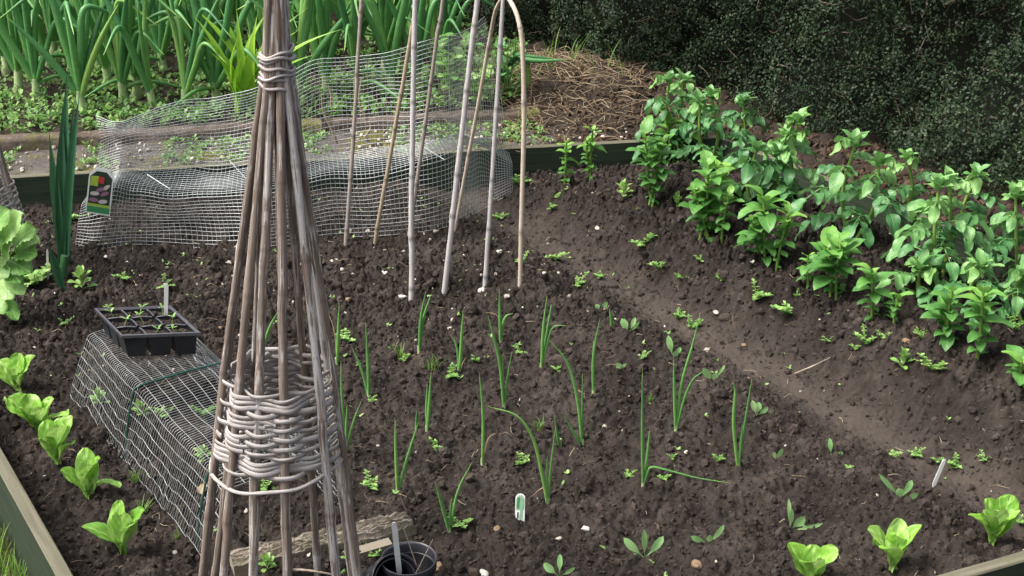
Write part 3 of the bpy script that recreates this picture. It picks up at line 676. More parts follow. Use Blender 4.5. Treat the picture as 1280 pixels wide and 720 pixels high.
pc = atZ(511, 698, .085); pc = V(pc[0], pc[1], -.005); pot(pc, V(0, 0, 1), .052, .09, 'upright black plastic plant pot holding a white label and twigs')
mb = MB(); n = 24; vs = [pc+V(0, 0, .045)]+[pc+V(.045*math.cos(i*6.283/n), .045*math.sin(i*6.283/n), .042+.003*rng.standard_normal()) for i in range(n)]
mb.add(vs, [[0, i+1, (i+1) % n+1] for i in range(n)]); lumps(mb, [pc+V(rng.normal()*.018, rng.normal()*.018, .045) for _ in range(40)], rng.uniform(.003, .007, 40), ICO1, .2)
tag(mb.build('compost', M['clod'], None, pc+V(0, 0, .04), False), 'dark compost inside the upright black pot', 'compost')
pb = pc+V(-.018, -.005, .05); stick(pb, atY(492.5, 653, pb[1]-.01), .0105, .0016, 'white plastic plant label standing in the upright black pot')
def twig(pts, r, label, mat='twig', name='twig', grp='twigs'):
    mb = MB(); P = smooth_path(pts, 5); tube(mb, P, np.linspace(r, r*.6, len(P)), 6); return tag(mb.build(name, M[mat], None, pts[0]), label, 'twig', grp)
q0 = pc+V(.02, .0, .05); twig([q0, atY(505, 661, q0[1])], .0012, 'short pale twig standing in the upright black pot', 'palestick')
q0 = pc+V(.005, -.02, .05); twig([q0, atY(541, 674, q0[1]+.02)], .0011, 'slanting pale twig poking over the rim of the upright pot', 'palestick')
pax = nz(V(.50, -.62, .60)); p0 = atZ(497, 727, .06)-pax*.098; pot(p0, pax, .052, .098, 'black plant pot lying tilted in front of the upright pot')
pot(p0+pax*.022, pax, .044, .07, 'smaller black pot nested inside the tilted pot')
twig([G(500, 617), atZ(505, 632, .03), atZ(509, 640, .03), G(518, 650)], .0013, 'thin black bent twig between onion shoots and old plank')
twig([G(613, 655), atZ(605, 685, .03), G(596, 716)], .001, 'thin black twig on the soil beside the big brown stone')
twig([G(994, 467), atZ(1015, 458, .085), G(1038, 447)], .0022, 'pale straw stick lying on the slope below the potato plants', 'palestick')
twig([G(345, 711), atZ(385, 713, .03), G(425, 720)], .003, 'thin pale stick lying under the wicker obelisk', 'palestick')
# old plank
A = atZ(290, 708, .004); B = atZ(513, 655, .008); d = nz(B-A); w = nz(np.cross(V(0, 0, 1), d)); L = np.linalg.norm(B-A); k = 70; m = 34; vs = []; uv = []; grv = np.cumsum(rng.standard_normal((m, 70))*.00022, 1)+rng.standard_normal(m)[:, None]*.0012; grv -= .004*(rng.random((m, 1)) > .82)*sm(.0, .5, np.abs(np.linspace(-1, 1, 70)-rng.uniform(-1, 1, (m, 1))))
pr = field(m+8, k+8, .01, .02, .2, .8, 31); pj = np.cumsum(rng.standard_normal(m))*.0045
for i in range(k):
    for j in range(m):
        u_ = i/(k-1)*L+(pj[j] if i == k-1 else 0); wj = (j/(m-1)-.5); hw = .05*(1-.35*sm(.7, 1, i/(k-1)))
        z_ = .018+.0022*pr[j, i]+grv[j, i]-.012*sm(.30, .5, -wj)*sm(.55, .65, i/(k-1)); vs.append(A+d*u_+w*wj*hw+V(0, 0, z_)); uv.append((u_, wj*.08))
f = [[i*m+j, (i+1)*m+j, (i+1)*m+j+1, i*m+j+1] for i in range(k-1) for j in range(m-1)]
bl = [v-V(0, 0, .03) for v in vs]; n_ = len(vs); edge = [i*m for i in range(k)]+[(k-1)*m+j for j in range(1, m)]+[i*m+m-1 for i in range(k-2, -1, -1)]+[j for j in range(m-2, 0, -1)]
f += [[edge[i], edge[(i+1) % len(edge)], edge[(i+1) % len(edge)]+n_, edge[i]+n_] for i in range(len(edge))]
mb = MB(); mb.add(vs+bl, f, uv+[(a, b+.05) for a, b in uv]); tag(mb.build('old_plank', M['oldwood'], None, (A+B)/2, False), 'weathered old wooden plank lying beside the wicker obelisk', 'plank')
A2 = atZ(447, 692, .008); B2 = atZ(488, 680, .010); mb = MB(); d = nz(B2-A2); w = nz(np.cross(V(0, 0, 1), d)); box(mb, (A2+B2)/2, d*.035, w*.012, V(0, 0, .008)); tag(mb.build('wood_splinter', M['oldwood'], None, (A2+B2)/2, False), 'small pale broken splinter of wood beside the old plank', 'wood')

# picture labels
def card(c, up, right, w, h, label, front):
    up = nz(up); right = nz(right-up*np.dot(right, up)); n = np.cross(right, up)
    if n[1] > 0: n = -n
    t = thing('picture_label', c, label, 'plant label'); K = 10
    def outline(w_, h_): 
        o = [(-w_/2, -h_/2), (w_/2, -h_/2)]; r = w_*.45
        for i in range(K+1): a = math.pi*i/K; o.append((math.cos(a)*w_/2, h_/2-r+math.sin(a)*r))
        return o
    def plate(o, off, th, nm, mt):
        mb = MB(); m = len(o); vs = [c+right*x+up*y+n*(off+th) for x, y in o]+[c+right*x+up*y+n*off for x, y in o]+[c+n*(off+th)+right*np.mean([x for x, y in o])+up*np.mean([y for x, y in o])]
        mb.add(vs, [[i, (i+1) % m, m+(i+1) % m, m+i] for i in range(m)]); mb.add(vs, [[i, (i+1) % m, 2*m] for i in range(m)]); mb.build(nm, M[mt], t, smooth=False)
    plate(outline(w, h), 0, .0012, 'card', 'white')
    front(plate, w, h)
    return t
for nm, col in (('ink_red', (.45, .05, .04)), ('ink_green', (.05, .25, .10)), ('ink_lime', (.35, .5, .06)), ('ink_purple', (.28, .14, .22)), ('ink_pale', (.55, .48, .50)), ('ink_dark', (.03, .05, .04)), ('ink_leek', (.25, .5, .28)), ('ink_sky', (.35, .45, .33))):
    M[nm] = simple(nm, tuple(a*.85 for a in col), col, 80, .4, .5, 0, 0)
def garlic(plate, w, h):
    plate([(-w*.44, -h*.28), (w*.44, -h*.28), (w*.44, h*.3), (w*.2, h*.42), (-w*.2, h*.42), (-w*.44, h*.3)], .0013, .0004, 'picture', 'ink_dark')
    plate([(-w*.43, .10*h), (-.1*w, .10*h), (-.1*w, .32*h), (-.4*w, .30*h)], .0018, .0004, 'picture_leaf', 'ink_lime')
    plate([(-w*.12, .17*h), (.12*w, .17*h), (.14*w, .31*h), (-.1*w, .31*h)], .0022, .0004, 'red_blossom', 'ink_red')
    for x, y, a, mt in ((-.22, -.2, 0, 'ink_purple'), (.16, -.21, .2, 'ink_pale'), (-.2, -.06, .1, 'ink_pale'), (.2, -.04, .5, 'ink_purple'), (.24, .1, .7, 'ink_pale'), (.02, .04, .4, 'ink_purple')):
        plate([(w*(x+.19*math.cos(q_)*math.cos(a)-.06*math.sin(q_)*math.sin(a)), h*y+w*(.19*math.cos(q_)*math.sin(a)+.09*math.sin(q_)*math.cos(a))) for q_ in np.linspace(0, 6.283, 10, endpoint=False)], .0022, .0005, 'garlic_bulb', mt)
    plate([(-w*.46, -h*.47), (w*.46, -h*.47), (w*.46, -h*.34), (-w*.46, -h*.34)], .0014, .0004, 'green_band', 'ink_green'); plate([(-w*.46, -h*.335), (w*.46, -h*.335), (w*.46, -h*.28), (-w*.46, -h*.28)], .0014, .0004, 'lime_band', 'ink_lime')
cY = 3.745; cc_ = atY(125, 239, cY); card(cc_, atY(128, 210, cY+.012)-atY(122, 268, cY), V(1, .1, .12), .072, .146, 'picture plant label of purple garlic hanging on the wire mesh', garlic)
def leekpic(plate, w, h):
    plate([(-w*.42, -h*.05), (w*.42, -h*.05), (w*.42, h*.33), (w*.2, h*.44), (-w*.2, h*.44), (-w*.42, h*.33)], .0013, .0003, 'picture', 'ink_sky')
    plate([(-w*.05, -h*.4), (w*.22, -h*.4), (w*.36, h*.35), (w*.02, h*.35)], .0018, .0003, 'leek_picture', 'ink_leek'); plate([(-w*.36, h*.02), (-w*.12, h*.0), (-w*.05, h*.38), (-w*.3, h*.36)], .0018, .0003, 'leek_picture', 'ink_green')
    plate([(-w*.3, -h*.32), (-w*.15, -h*.32), (-w*.15, -h*.12), (-w*.3, -h*.12)], .0018, .0003, 'printing', 'ink_dark')
b_ = G(650, 650); card(b_+V(0, .01, .022), V(.03, .45, 1), V(1, .15, 0), .020, .062, 'small white picture label of leeks standing alone in the soil', leekpic)
b_ = G(1166, 609); stick(b_, atY(1181, 574, b_[1]+.005), .0085, .0015, 'pinkish white plastic label leaning in the soil by the furrow')
b_ = G(60, 352); stick(b_, atY(59, 312, b_[1]), .0062, .0015, 'dirty white label stick standing beside the leek', 'dirtywhite')

# ------------------------------------------------------------------ stones
STONES = [(435,375,8,'brownstone','squarish orange brown stone beside the obelisk'),(622,662,11,'brownstone','brown clod shaped stone beyond the black pots'),(546,710,17,'brownstone','big rough brown stone beside the upright pot'),
(605,718,13,'flint','white stone at the bottom edge near the big brown stone'),(870,707,15,'brownstone','tan brown stone in front of the beet seedlings'),(732,662,10,'flint','small white stone near the leek picture label'),(699,674,7,'stone','small grey stone in front of the leek picture label'),
(895,391,8,'stone','tan stone lying in the furrow'),(884,438,8,'stone','rounded tan stone near the forked onion shoot'),(929,432,8,'brownstone','brown stone at the furrow edge'),(460,289,7,'stone','round tan stone at the foot of the mesh between canes'),(437,289,6,'flint','white pebble at the foot of the thin grey brown cane'),
(505,316,7,'stone','round pale stone behind the thick upright cane'),(480,314,6,'flint','flat white pebble between the slanting and upright canes'),(481,341,8,'flint','long white pebble left of the thick upright cane'),(415,327,6,'stone','grey pebble right of the obelisk poles'),
(400,339,5,'flint','tiny white pebble close to the obelisk poles'),(545,290,8,'stone','pale stone at the mesh between the brown and grey canes'),(624,316,10,'flint','flat white flint inside the tan hoop'),(503,372,10,'flint','white flint at the foot of the thick upright cane'),
(603,364,10,'flint','white flint at the foot of the thin pale cane'),(634,371,8,'stone','tan stone at the foot of the tan hoop'),(562,411,6,'flint','cream pebble between two onion shoots below the canes'),(595,429,8,'stone','tan stone left of the curled onion shoot'),
(677,342,9,'flint','pale stone at the upper end of the furrow'),(747,286,8,'stone','tan stone on the slope below the back board'),(132,321,5,'flint','white pebble below the garlic label'),(159,329,6,'flint','oval white pebble below the left part of mesh'),
(286,329,9,'stone','tan stone just left of the obelisk'),(297,309,8,'stone','round tan stone touching the obelisk and the mesh'),(208,357,8,'flint','white flint behind the seed tray label'),(275,412,9,'brownstone','pinkish stone between the seed tray and obelisk'),(1022,318,6,'flint','small white pebble among the potato shoots'),
(940,327,6,'flint','white pebble at the foot of the potato row'),(1133,427,10,'brownstone','rusty stone behind the weed on the slope'),(300,420,7,'stone','small stone seen between the obelisk poles')]
for i, (px, py, s_, mt, lab) in enumerate(STONES):
    p = G(px, py); m_ = mpp(p); mb = MB(); r = np.random.default_rng(400+i); v, f = ICO3
    k_ = .5*s_*m_*(1+.16*np.sin(v@r.standard_normal(3)*2.2+r.random()*6)+.10*np.sin(v@r.standard_normal(3)*4))[:, None]
    k_ = k_*(1+.12*np.round(2*np.sin(v@r.standard_normal(3)*3+1))/2)[:, None]*.9; vv = v*k_*V(1.2, .9, .7); a = r.random()*6; vv = vv@np.array([[math.cos(a), -math.sin(a), 0], [math.sin(a), math.cos(a), 0], [0, 0, 1]])
    mb.add(vv+p+V(0, 0, .1*s_*m_), f); tag(mb.build('stone', M[mt], None, p), lab, 'stone', 'stones lying on the soil')

# ------------------------------------------------------------------ young onions in rows
def tube_leaf(mb, P, r, tint, tipdry=0):
    P = smooth_path(P, 7); k = len(P); t = np.linspace(0, 1, k); rad = r*(.8+.35*np.sin(np.minimum(t*2.2, 1.57)))*(1-t**2.2*.93)
    tube(mb, P, np.maximum(rad, r*.07), 7, np.clip(tint+.25*(1-t)-.1+.8*sm(.86, 1, t), 0, 1))
ONIONS = [
((421,454),[[(423,415),(424,378)],[(417,410),(398,365,'d')]],'onion shoot closest behind the woven band, with a thin bent dry leaf'),
((461,494),[[(460,450),(457,402)],[(452,462),(440,435)]],'two leaved onion shoot growing out of chickweed, right of the obelisk'),
((432,565),[[(428,510),(426,452)],[(441,530),(452,500)],[(433,535),(434,505)]],'onion shoot close against the woven band on its right'),
((524,439),[[(526,400),(532,365)],[(529,400),(539,367)]],'onion shoot with two parallel leaves at the foot of the thick cane'),
((574,466),[[(577,425),(579,386)],[(571,434),(564,420)],[(578,455),(583,445,'d')]],'bright onion shoot standing in chickweed below the leaning grey cane'),
((534,539),[[(537,500),(539,465)],[(533,510),(534,480)]],'onion shoot directly in front of the feathery green tuft'),
((521,535),[[(521,525),(521,513)]],'single short onion leaf beside the chickweed in the near rows'),
((626,427),[[(625,395),(624,361)],[(629,405),(633,395),(641,392)],[(624,400),(617,392),(606,391,'d')]],'onion shoot with one leaf curling over, below the thin pale cane'),
((630,509),[[(625,455),(617,420),(610,394)],[(634,475),(640,440)],[(628,470),(629,440)]],'tall onion shoot bowed to the left in the middle rows'),
((603,580),[[(604,520),(599,466)],[(608,555),(613,545),(622,541,'d')]],'single leaf onion shoot with a dry wisp, left of the leek label'),
((677,460),[[(679,415),(684,368)],[(683,420),(688,390),(689,380)],[(684,430),(692,409),(708,407)]],'stout onion shoot below the hoop with one leaf bent sideways'),
((742,491),[[(742,445),(750,398)],[(742,460),(742,425)]],'upright onion shoot next to the furrow edge'),
((728,557),[[(722,500),(710,455),(687,425)],[(728,510),(728,467)],[(720,545),(702,515)]],'onion shoot with one long leaf arching to the left'),
((845,537),[[(843,490),(842,446)],[(852,480),(866,430),(875,392)],[(855,500),(866,475),(878,465)]],'largest onion shoot spreading three leaves near the furrow'),
((804,605),[[(803,540),(803,460)],[(809,570),(812,535)],[(809,592),(815,584),(835,588),(870,597),(913,604)]],'onion shoot with one broken leaf lying on the soil'),
((923,585),[[(917,530),(919,490),(915,477)],[(931,530),(940,473)],[(926,555),(928,530)]],'onion shoot nearest the furrow with two tall spread leaves'),
((497,614),[[(495,570),(494,522)],[(507,580),(516,550),(523,528)]],'onion shoot above the old plank end'),
((562,662),[[(552,630),(544,602)],[(572,615),(590,578)],[(563,640),(565,622)]],'wide forked onion shoot beyond the black pots'),
((685,630),[[(678,595),(667,550),(646,520),(610,508)],[(688,590),(694,535)],[(683,600),(684,570)],[(680,610),(662,625,'d')]],'onion shoot right of the leek picture label'),
((326,452),[[(335,415),(350,385)],[(328,430),(332,418)]],'onion shoot seen between the obelisk poles'),
((700,556),[[(697,545),(693,520)]],'thin single onion leaf left of the arching onion shoot'),
((765,409),[[(764,398),(762,386)]],'tiny onion shoot at the far end of the rows')]
for i, (b, lv, lab) in enumerate(ONIONS):
    base = G(*b); t = thing('onion_shoot', base, lab, 'onion', 'young onions in rows'); r = np.random.default_rng(100+i); m_ = mpp(base)
    for j, path in enumerate(lv):
        dryl = len(path[-1]) == 3; dy = (j % 2*2-1)*.012*r.uniform(.3, 1.5)
        pts = [base-V(0, 0, .008)]+[atY(p[0], p[1], base[1]+dy*(q_+1)/len(path)) for q_, p in enumerate(path)]
        pts = [pts[0]]+[V(p[0], p[1], max(p[2], ground(p[0], p[1])+.004)) for p in pts[1:]]
        mb = MB(); tube_leaf(mb, pts, (.6 if dryl else r.uniform(1.5, 2.2))*m_ if j else 2.3*m_, r.uniform(.2, .65)); mb.build('leaf', M['dead' if dryl else 'onionyoung'], t)
    mb = MB(); tube(mb, [base-V(0, 0, .012), base+V(0, 0, .004), base+V(0, 0, .016)], [2.3*m_, 2.4*m_, 2.0*m_], 8); mb.build('neck', M['bulb'], t)

# ------------------------------------------------------------------ lettuces
LET = [
((23,488),[(0,452,20,.03),(24,443,20,.02),(42,447,18,.0),(22,462,16,-.02)],'lettuce cut by the picture edge, furthest from the front board'),
((46,536),[(11,499,24,.01),(36,494,22,.03),(66,499,18,.02),(84,519,18,-.02),(52,512,20,-.03),(24,510,18,-.02)],'spreading lettuce with broad rounded leaves, second in the row by the tunnel'),
((70,578),[(57,527,22,.02),(90,522,20,.02),(53,549,20,-.02),(93,553,18,-.01),(74,534,22,-.03),(76,524,18,.03)],'ragged lettuce in the middle of the row beside the wire tunnel'),
((112,622),[(78,588,16,.0),(107,562,22,.02),(124,575,18,-.01),(147,610,12,-.01,'arch'),(108,582,18,-.03)],'lettuce with one leaf arching down over the soil'),
((153,691),[(106,661,17,.0,'flat'),(150,628,20,.02),(179,640,22,.0),(152,645,20,-.03),(168,655,18,-.03)],'lettuce closest to the bottom left board, with one leaf lying flat'),
((1014,732),[(985,682,26,.02),(1016,683,25,.025),(1046,688,22,.0),(1018,703,22,-.03),(998,700,18,-.02)],'lettuce cut off at the bottom edge of the picture'),
((1114,711),[(1086,661,18,.01),(1124,650,22,.025),(1151,658,15,.0),(1097,682,30,-.03),(1122,672,22,-.01)],'tall lettuce with a broad ruffled front leaf, middle of the front three'),
((1239,679),[(1213,647,17,.0,'flat'),(1234,625,22,.02),(1264,621,26,.025),(1273,638,20,.0),(1250,640,24,-.03),(1232,645,16,-.03)],'lettuce above the bottom right board')]
for i, (b, lv, lab) in enumerate(LET):
    base = G(*b); t = thing('lettuce', base, lab, 'lettuce', 'young lettuces'); m_ = mpp(base); r = np.random.default_rng(200+i); random.seed(200+i)
    for j, e in enumerate(lv):
        px, py, w_, dy = e[:4]; md = e[4] if len(e) > 4 else ''
        tip = atY(px, py, base[1]+dy); b2 = base+V(r.normal()*.003, r.normal()*.003, -.004); d = tip-b2; L = np.linalg.norm(d)
        outw = V(d[0], d[1]*1.0+dy, 0); nin = -nz(outw)*.9+V(0, -.12, .55)
        mb = MB(); bend = .55+.3*r.random(); wv = .13
        if md == 'arch': bend = 2.0; L *= 1.25
        if md == 'flat': bend = 1.3; L *= 1.1
        leaf(mb, b2, d, nin, L*1.06, w_*m_*1.2, 'lettuce', bend, .22, wv*r.uniform(.7, 1.4), 22, 13, .2+.5*r.random()+(.1 if dy < 0 else 0), .12, None, .012, .042)
        o = mb.build('leaf', M['lettuce'], t)
    for j in range(5):
        a = r.random()*6.28; mb = MB(); d = V(math.cos(a)*.35, math.sin(a)*.35, 1); leaf(mb, base, d, V(-math.cos(a), -math.sin(a), .2), 27*m_*r.uniform(.7, 1.1), 13*m_, 'lettuce', .5, .3, .1, 9, 7, .75, .2); mb.build('leaf', M['lettuce'], t)

# ------------------------------------------------------------------ beet seedlings
BEET = [((806,696),[(780,671,10),(805,660,7),(829,669,10),(792,690,4)],'three leaved beet seedling in front of the white stones'),
((886,677),[(864,669,8),(905,655,7),(898,690,6),(887,667,8)],'beet seedling with a pale raised leaf, behind the tan brown stone'),
((699,719),[(680,702,10),(700,691,7),(719,707,5)],'beet seedling at the bottom edge of the picture'),
((1126,621),[(1099,591,6),(1140,599,9),(1148,616,8),(1124,609,11)],'beet seedling beside the pinkish white label'),
((987,661),[(986,622,5),(1006,644,11),(1027,659,6),(990,634,6)],'beet seedling with one round leaf above the cut off lettuce'),
((1039,569),[(1037,546,6),(1054,564,7),(1049,574,4)],'small beet seedling far from the lettuces, short of the furrow'),
((970,573),[(978,559,6),(967,563,5)],'tiny pale beet seedling right of the last onion'),
((787,414),[(777,397,9),(794,395,6),(799,401,4)],'beet seedling with two upright leaves at the furrow edge'),
((841,446),[(835,418,8),(851,433,6),(846,437,7)],'yellow green beet seedling at the largest onion'),
((891,475),[(879,459,9),(906,455,4),(895,465,8)],'beet seedling right of the largest onion'),
((946,519),[(940,499,7),(948,501,9),(960,507,6)],'beet seedling beyond the last onion shoot'),
((776,461),[(772,452,8),(783,455,6)],'small round leaved beet seedling in the middle of the bed'),
((750,387),[(745,379,6),(759,376,6)],'small beet seedling furthest back by the furrow')]
for i, (b, lv, lab) in enumerate(BEET):
    base = G(*b); m_ = mpp(base); r = np.random.default_rng(300+i); random.seed(300+i); t = thing('beet_seedling', base, lab, 'seedling', 'beet seedlings')
    for px, py, w_ in lv:
        dy = r.uniform(-.02, .02); tip = atY(px, py, base[1]+dy); tip[2] = max(tip[2], ground(tip[0], tip[1])+.006); d = tip-base
        mb = MB(); nn = V(-d[0]*.6, -.5, .8*np.linalg.norm(d)+.02); leaf(mb, base-V(0, 0, .003), d, nn, np.linalg.norm(d)*1.03, w_*m_*1.05, 'beet', .5, .2, .05, 9, 5, r.uniform(.3, .8)); mb.build('leaf', M['beet'], t)

# ------------------------------------------------------------------ weeds
def weed_mesh(base, R, typ, seed):
    r = np.random.default_rng(seed); random.seed(seed); mb = MB()
    if typ == 't':                                    # grassy or feathery tuft
        for _ in range(22):
            a = r.random()*6.28; e = r.uniform(.5, 1.5); d = V(math.cos(a)*math.cos(e), math.sin(a)*math.cos(e), math.sin(e)); b = base+V(r.normal(), r.normal(), 0)*R*.18
            leaf(mb, b, d, V(0, 0, 1)+d*.1, R*r.uniform(.8, 1.5), R*.085, 'blade', r.uniform(.3, 1.3), .2, 0, 6, 3, r.random())
    elif typ == 'l':                                  # upright leafy rosette
        for q_ in range(16):
            a = q_*2.4+r.normal()*.3; e = .25+.075*q_+r.normal()*.1; d = V(math.cos(a)*math.cos(e), math.sin(a)*math.cos(e), math.sin(e)); b = base+V(0, 0, R*.045*q_)
            leaf(mb, b, d, V(0, 0, 1.01), R*r.uniform(.7, 1.05)*(1-.02*q_), R*.36, 'beet' if q_ < 9 else 'oval', .8, .25, .08, 7, 5, r.uniform(.2, .7)+.02*q_)
    else:                                             # chickweed: thin stems with pairs of small leaves
        for _ in range(7 if typ == 'c' else 14):
            a = r.random()*6.28; L = R*r.uniform(.4, 1.1); d = V(math.cos(a), math.sin(a), r.uniform(.25, 1.2)); P = smooth_path([base, base+d*L*.5+V(0, 0, L*.1), base+d*L], 4); tube(mb, P, R*.018+.0003, 4, .8, False)
            for q_ in range(1, len(P)):
                for s_ in (0, 3.14):
                    b = a+1.57*(q_ % 2)+s_+r.normal()*.4; leaf(mb, P[q_], V(math.cos(b), math.sin(b), .35), V(0, 0, 1), R*r.uniform(.22, .40), R*.21, 'oval', .4, .2, 0, 5, 3, r.random())
    return mb
WEEDS = [(436,428,15,'c','chickweed clump leaning on the onion behind the woven band'),(501,447,16,'t','feathery green weed left of the parallel leaved onion'),(506,450,8,'c','low chickweed under the feathery weed left of the onion'),(540,462,17,'t','bright feathery tuft between chickweed and the near onions'),(563,472,14,'c','chickweed clump around the bright onion shoot'),
(595,451,7,'c','tiny weed right of the bright onion shoot'),(464,502,8,'c','small weed at the foot of the two leaved onion'),(447,458,7,'c','tiny weed between obelisk and two leaved onion'),(466,611,15,'c','flat weed between the obelisk and the plank end onion'),(546,561,11,'c','weed midway between plank end onion and dry wisp onion'),(577,657,14,'c','chickweed at the foot of the wide forked onion'),
(672,537,15,'t','feathery tuft under the arching onion leaf'),(653,580,11,'c','slender weed above the leek picture label'),(694,464,9,'c','small weed right of the stout onion shoot'),(650,441,9,'c','small weed between curled and stout onion shoots'),(848,399,12,'c','weed clump at the furrow, the higher of two'),(866,411,13,'c','weed clump at the furrow, the lower of two'),(812,502,10,'t','small grass tuft behind the broken leaf onion'),
(804,448,8,'c','small weed left of the yellow green beet'),(897,577,10,'c','fresh green weed left of the last onion shoot'),(784,597,9,'c','slender weed left of the broken leaf onion'),(829,600,10,'c','weed growing through the fallen onion leaf'),(840,573,6,'c','tiny weed right of the broken leaf onion'),(695,325,13,'c','weed beside the furrow right of the hoop'),(690,262,9,'c','low weed near the top of the furrow'),(696,247,11,'c','weed in front of the pair of back shoots'),
(779,247,20,'l','leafy weed in front of the back board'),(802,309,18,'c','tall pale weed on the slope above the furrow'),(824,337,14,'c','drooping pale weed in the furrow wall'),(875,327,9,'c','small weed left of the potato row foot'),(850,350,9,'c','small weed low in the furrow wall'),(722,357,13,'c','weed at the upper furrow, nearer the hoop'),(748,347,10,'c','pale weed in the upper furrow bottom'),(900,351,7,'c','tiny weed under the potato row'),(846,262,19,'l','leafy shoot left of the multi stemmed potato shoot'),
(946,374,18,'c','weed on the slope, left of the wide weed pair'),(984,394,19,'c','wide weed on the slope below the potato shoots'),(995,371,7,'c','tiny weed above the wide slope weed'),(1035,428,8,'c','tiny weed alone on the bare slope'),(1081,431,15,'c','weed left of the ferny slope weed'),(1103,424,10,'c','small weed in the line of slope weeds'),(1068,437,7,'c','tiny weed below the line of slope weeds'),(1128,460,22,'l','ferny leafy weed on the crest of the slope'),(1166,463,19,'c','spreading weed right of the ferny slope weed'),(1152,424,12,'c','weed behind the ferny slope weed'),(1267,413,16,'c','weed under the leaves at the picture edge'),
(1116,571,10,'c','weed left of three by the pinkish label'),(1144,571,11,'c','weed nearest behind the beet by the pinkish label'),(1193,584,15,'c','bushy weed just right of the pinkish label'),(1172,578,8,'c','weed touching the pinkish label'),(1231,577,9,'c','weed in the furrow above the right lettuce'),(1274,655,9,'c','weed right of the last lettuce'),(1060,586,7,'c','tiny weed in the open soil right of the small beet'),
(82,407,10,'c','weed left of the seed tray'),(134,386,7,'c','tiny weed behind the seed tray corner'),(171,603,16,'t','grass tuft between arching lettuce and the tunnel'),(182,640,17,'t','grass tuft beside the nearest left lettuce'),(222,673,10,'t','grass blades at the foot of the tunnel'),(103,362,26,'l','bright leafy weed right of the leek'),(43,357,26,'b','mat of low weeds left of the leek'),(153,349,12,'c','weed right of the bright leafy weed'),(205,360,12,'c','weed behind the white tray label'),
(92,275,13,'c','weed at the dark board left of garlic label'),(124,505,18,'l','weed inside the tunnel at its far side'),(176,520,18,'l','weed inside the tunnel behind the green hoop'),(207,523,13,'c','small weed inside the tunnel right of the green hoop'),(256,520,15,'c','weed inside the tunnel close to the obelisk'),(254,577,20,'l','tall weed inside the tunnel beside the obelisk poles'),(334,712,20,'l','bright weed growing inside the obelisk'),(329,615,14,'c','weed seen below the woven band'),(468,695,9,'c','small weed between plank and tipped pot'),(624,275,12,'c','weed at the end of mesh inside the hoop'),(648,232,16,'c','weed at the board right of the mesh'),(653,330,11,'c','weed at the foot of the tan hoop'),(437,700,10,'c','weed under the obelisk beside the tipped pot')]
for i, (px, py, R, ty, lab) in enumerate(WEEDS):
    base = G(px, py); m_ = mpp(base); o = weed_mesh(base, R*m_, ty, 500+i).build('weed', M['weed' if ty != 't' else 'grass'], None, base); tag(o, lab, 'weed', 'weeds in the bed')

# ------------------------------------------------------------------ potato plants
def potato(base, height, spread, nst, label, seed, lsize=.062, lean=(0, 0)):
    r = np.random.default_rng(seed); random.seed(seed); t = thing('potato_plant', base, label, 'potato plant', 'potato plants along the board')
    fol = MB()
    for s_ in range(nst):
        a = r.random()*6.28; off = V(math.cos(a), math.sin(a), 0); hh = height*r.uniform(.8, 1.02) if s_ else height
        tp = base+off*spread*.36*(1 if s_ else .3)+V(lean[0], lean[1], hh*.93)
        P = smooth_path([base-V(0, 0, .02)+off*.012, base+off*.03+(tp-base)*.45, tp], 6); mb = MB(); tube(mb, P, np.linspace(.0068, .0038, len(P)), 8); mb.build('stem', M['pstem'], t)
        nl = max(6, int(hh/.029)); az = r.random()*6.28
        for q_ in range(nl):
            f = .28+.72*q_/(nl-1); i_ = min(int(f*(len(P)-1)), len(P)-1); node = P[i_]; az += 2.4+r.normal()*.25
            rl = spread*(.78 if f < .8 else .5)*r.uniform(.75, 1.2)*(.75+.25*math.sin(f*3.1)); el = .12+.5*f*f+r.normal()*.12
            d = V(math.cos(az)*math.cos(el), math.sin(az)*math.cos(el), math.sin(el)); sg = nz(np.cross(d, V(0, 0, 1))); nrm = np.cross(sg, d)
            pts = [node, node+d*rl*.5, node+d*rl*.9+V(0, 0, -rl*.32)]; PP = smooth_path(pts, 4); tube(fol, PP, np.linspace(.0022, .0012, len(PP)), 5, .8, False)
            ls = lsize*.9*(1.0 if f < .86 else .8)*r.uniform(.8, 1.15); tint = min(1, max(0, .1+.25*f+.4*r.random()+(.42*(f-.7)/.3 if f > .7 else 0)))
            droop = r.uniform(.5, 1.2); td = nz(PP[-1]-PP[-3]+V(0, 0, -.012))
            leaf(fol, PP[-1], td, nrm, ls*1.15, ls*.7, 'potato', droop, .25, .09, 12, 7, tint, 0, None, 0, .013)
            for pr_, (ff, k) in enumerate(((.8, .92), (.52, .78), (.3, .5))[:3 if rl > .06 else 2]):
                pb_ = PP[int(ff*(len(PP)-1))]
                for sd in (-1, 1):
                    dd = nz(sg*sd*.9+td*.55+V(0, 0, -.12+.15*r.normal())); leaf(fol, pb_, dd, nrm+V(0, 0, .3), ls*k, ls*k*.66, 'potato', droop*r.uniform(.5, 1.4), .25, .09, 11, 7, tint+r.normal()*.08, 0, None, 0, .013)
        for q_ in range(7):                            # young leaves at the tip
            az += 2.4; d = V(math.cos(az), math.sin(az), .35+.15*q_); leaf(fol, tp-V(0, 0, .012-.002*q_), d, V(-math.cos(az)*.4, -math.sin(az)*.4, 1), lsize*r.uniform(.6, 1.05), lsize*.46, 'potato', r.uniform(.6, 1.3), .3, .08, 8, 5, .6+.3*r.random(), 0, None, 0, .012)
    fol.build('foliage', M['potato'], t); return t
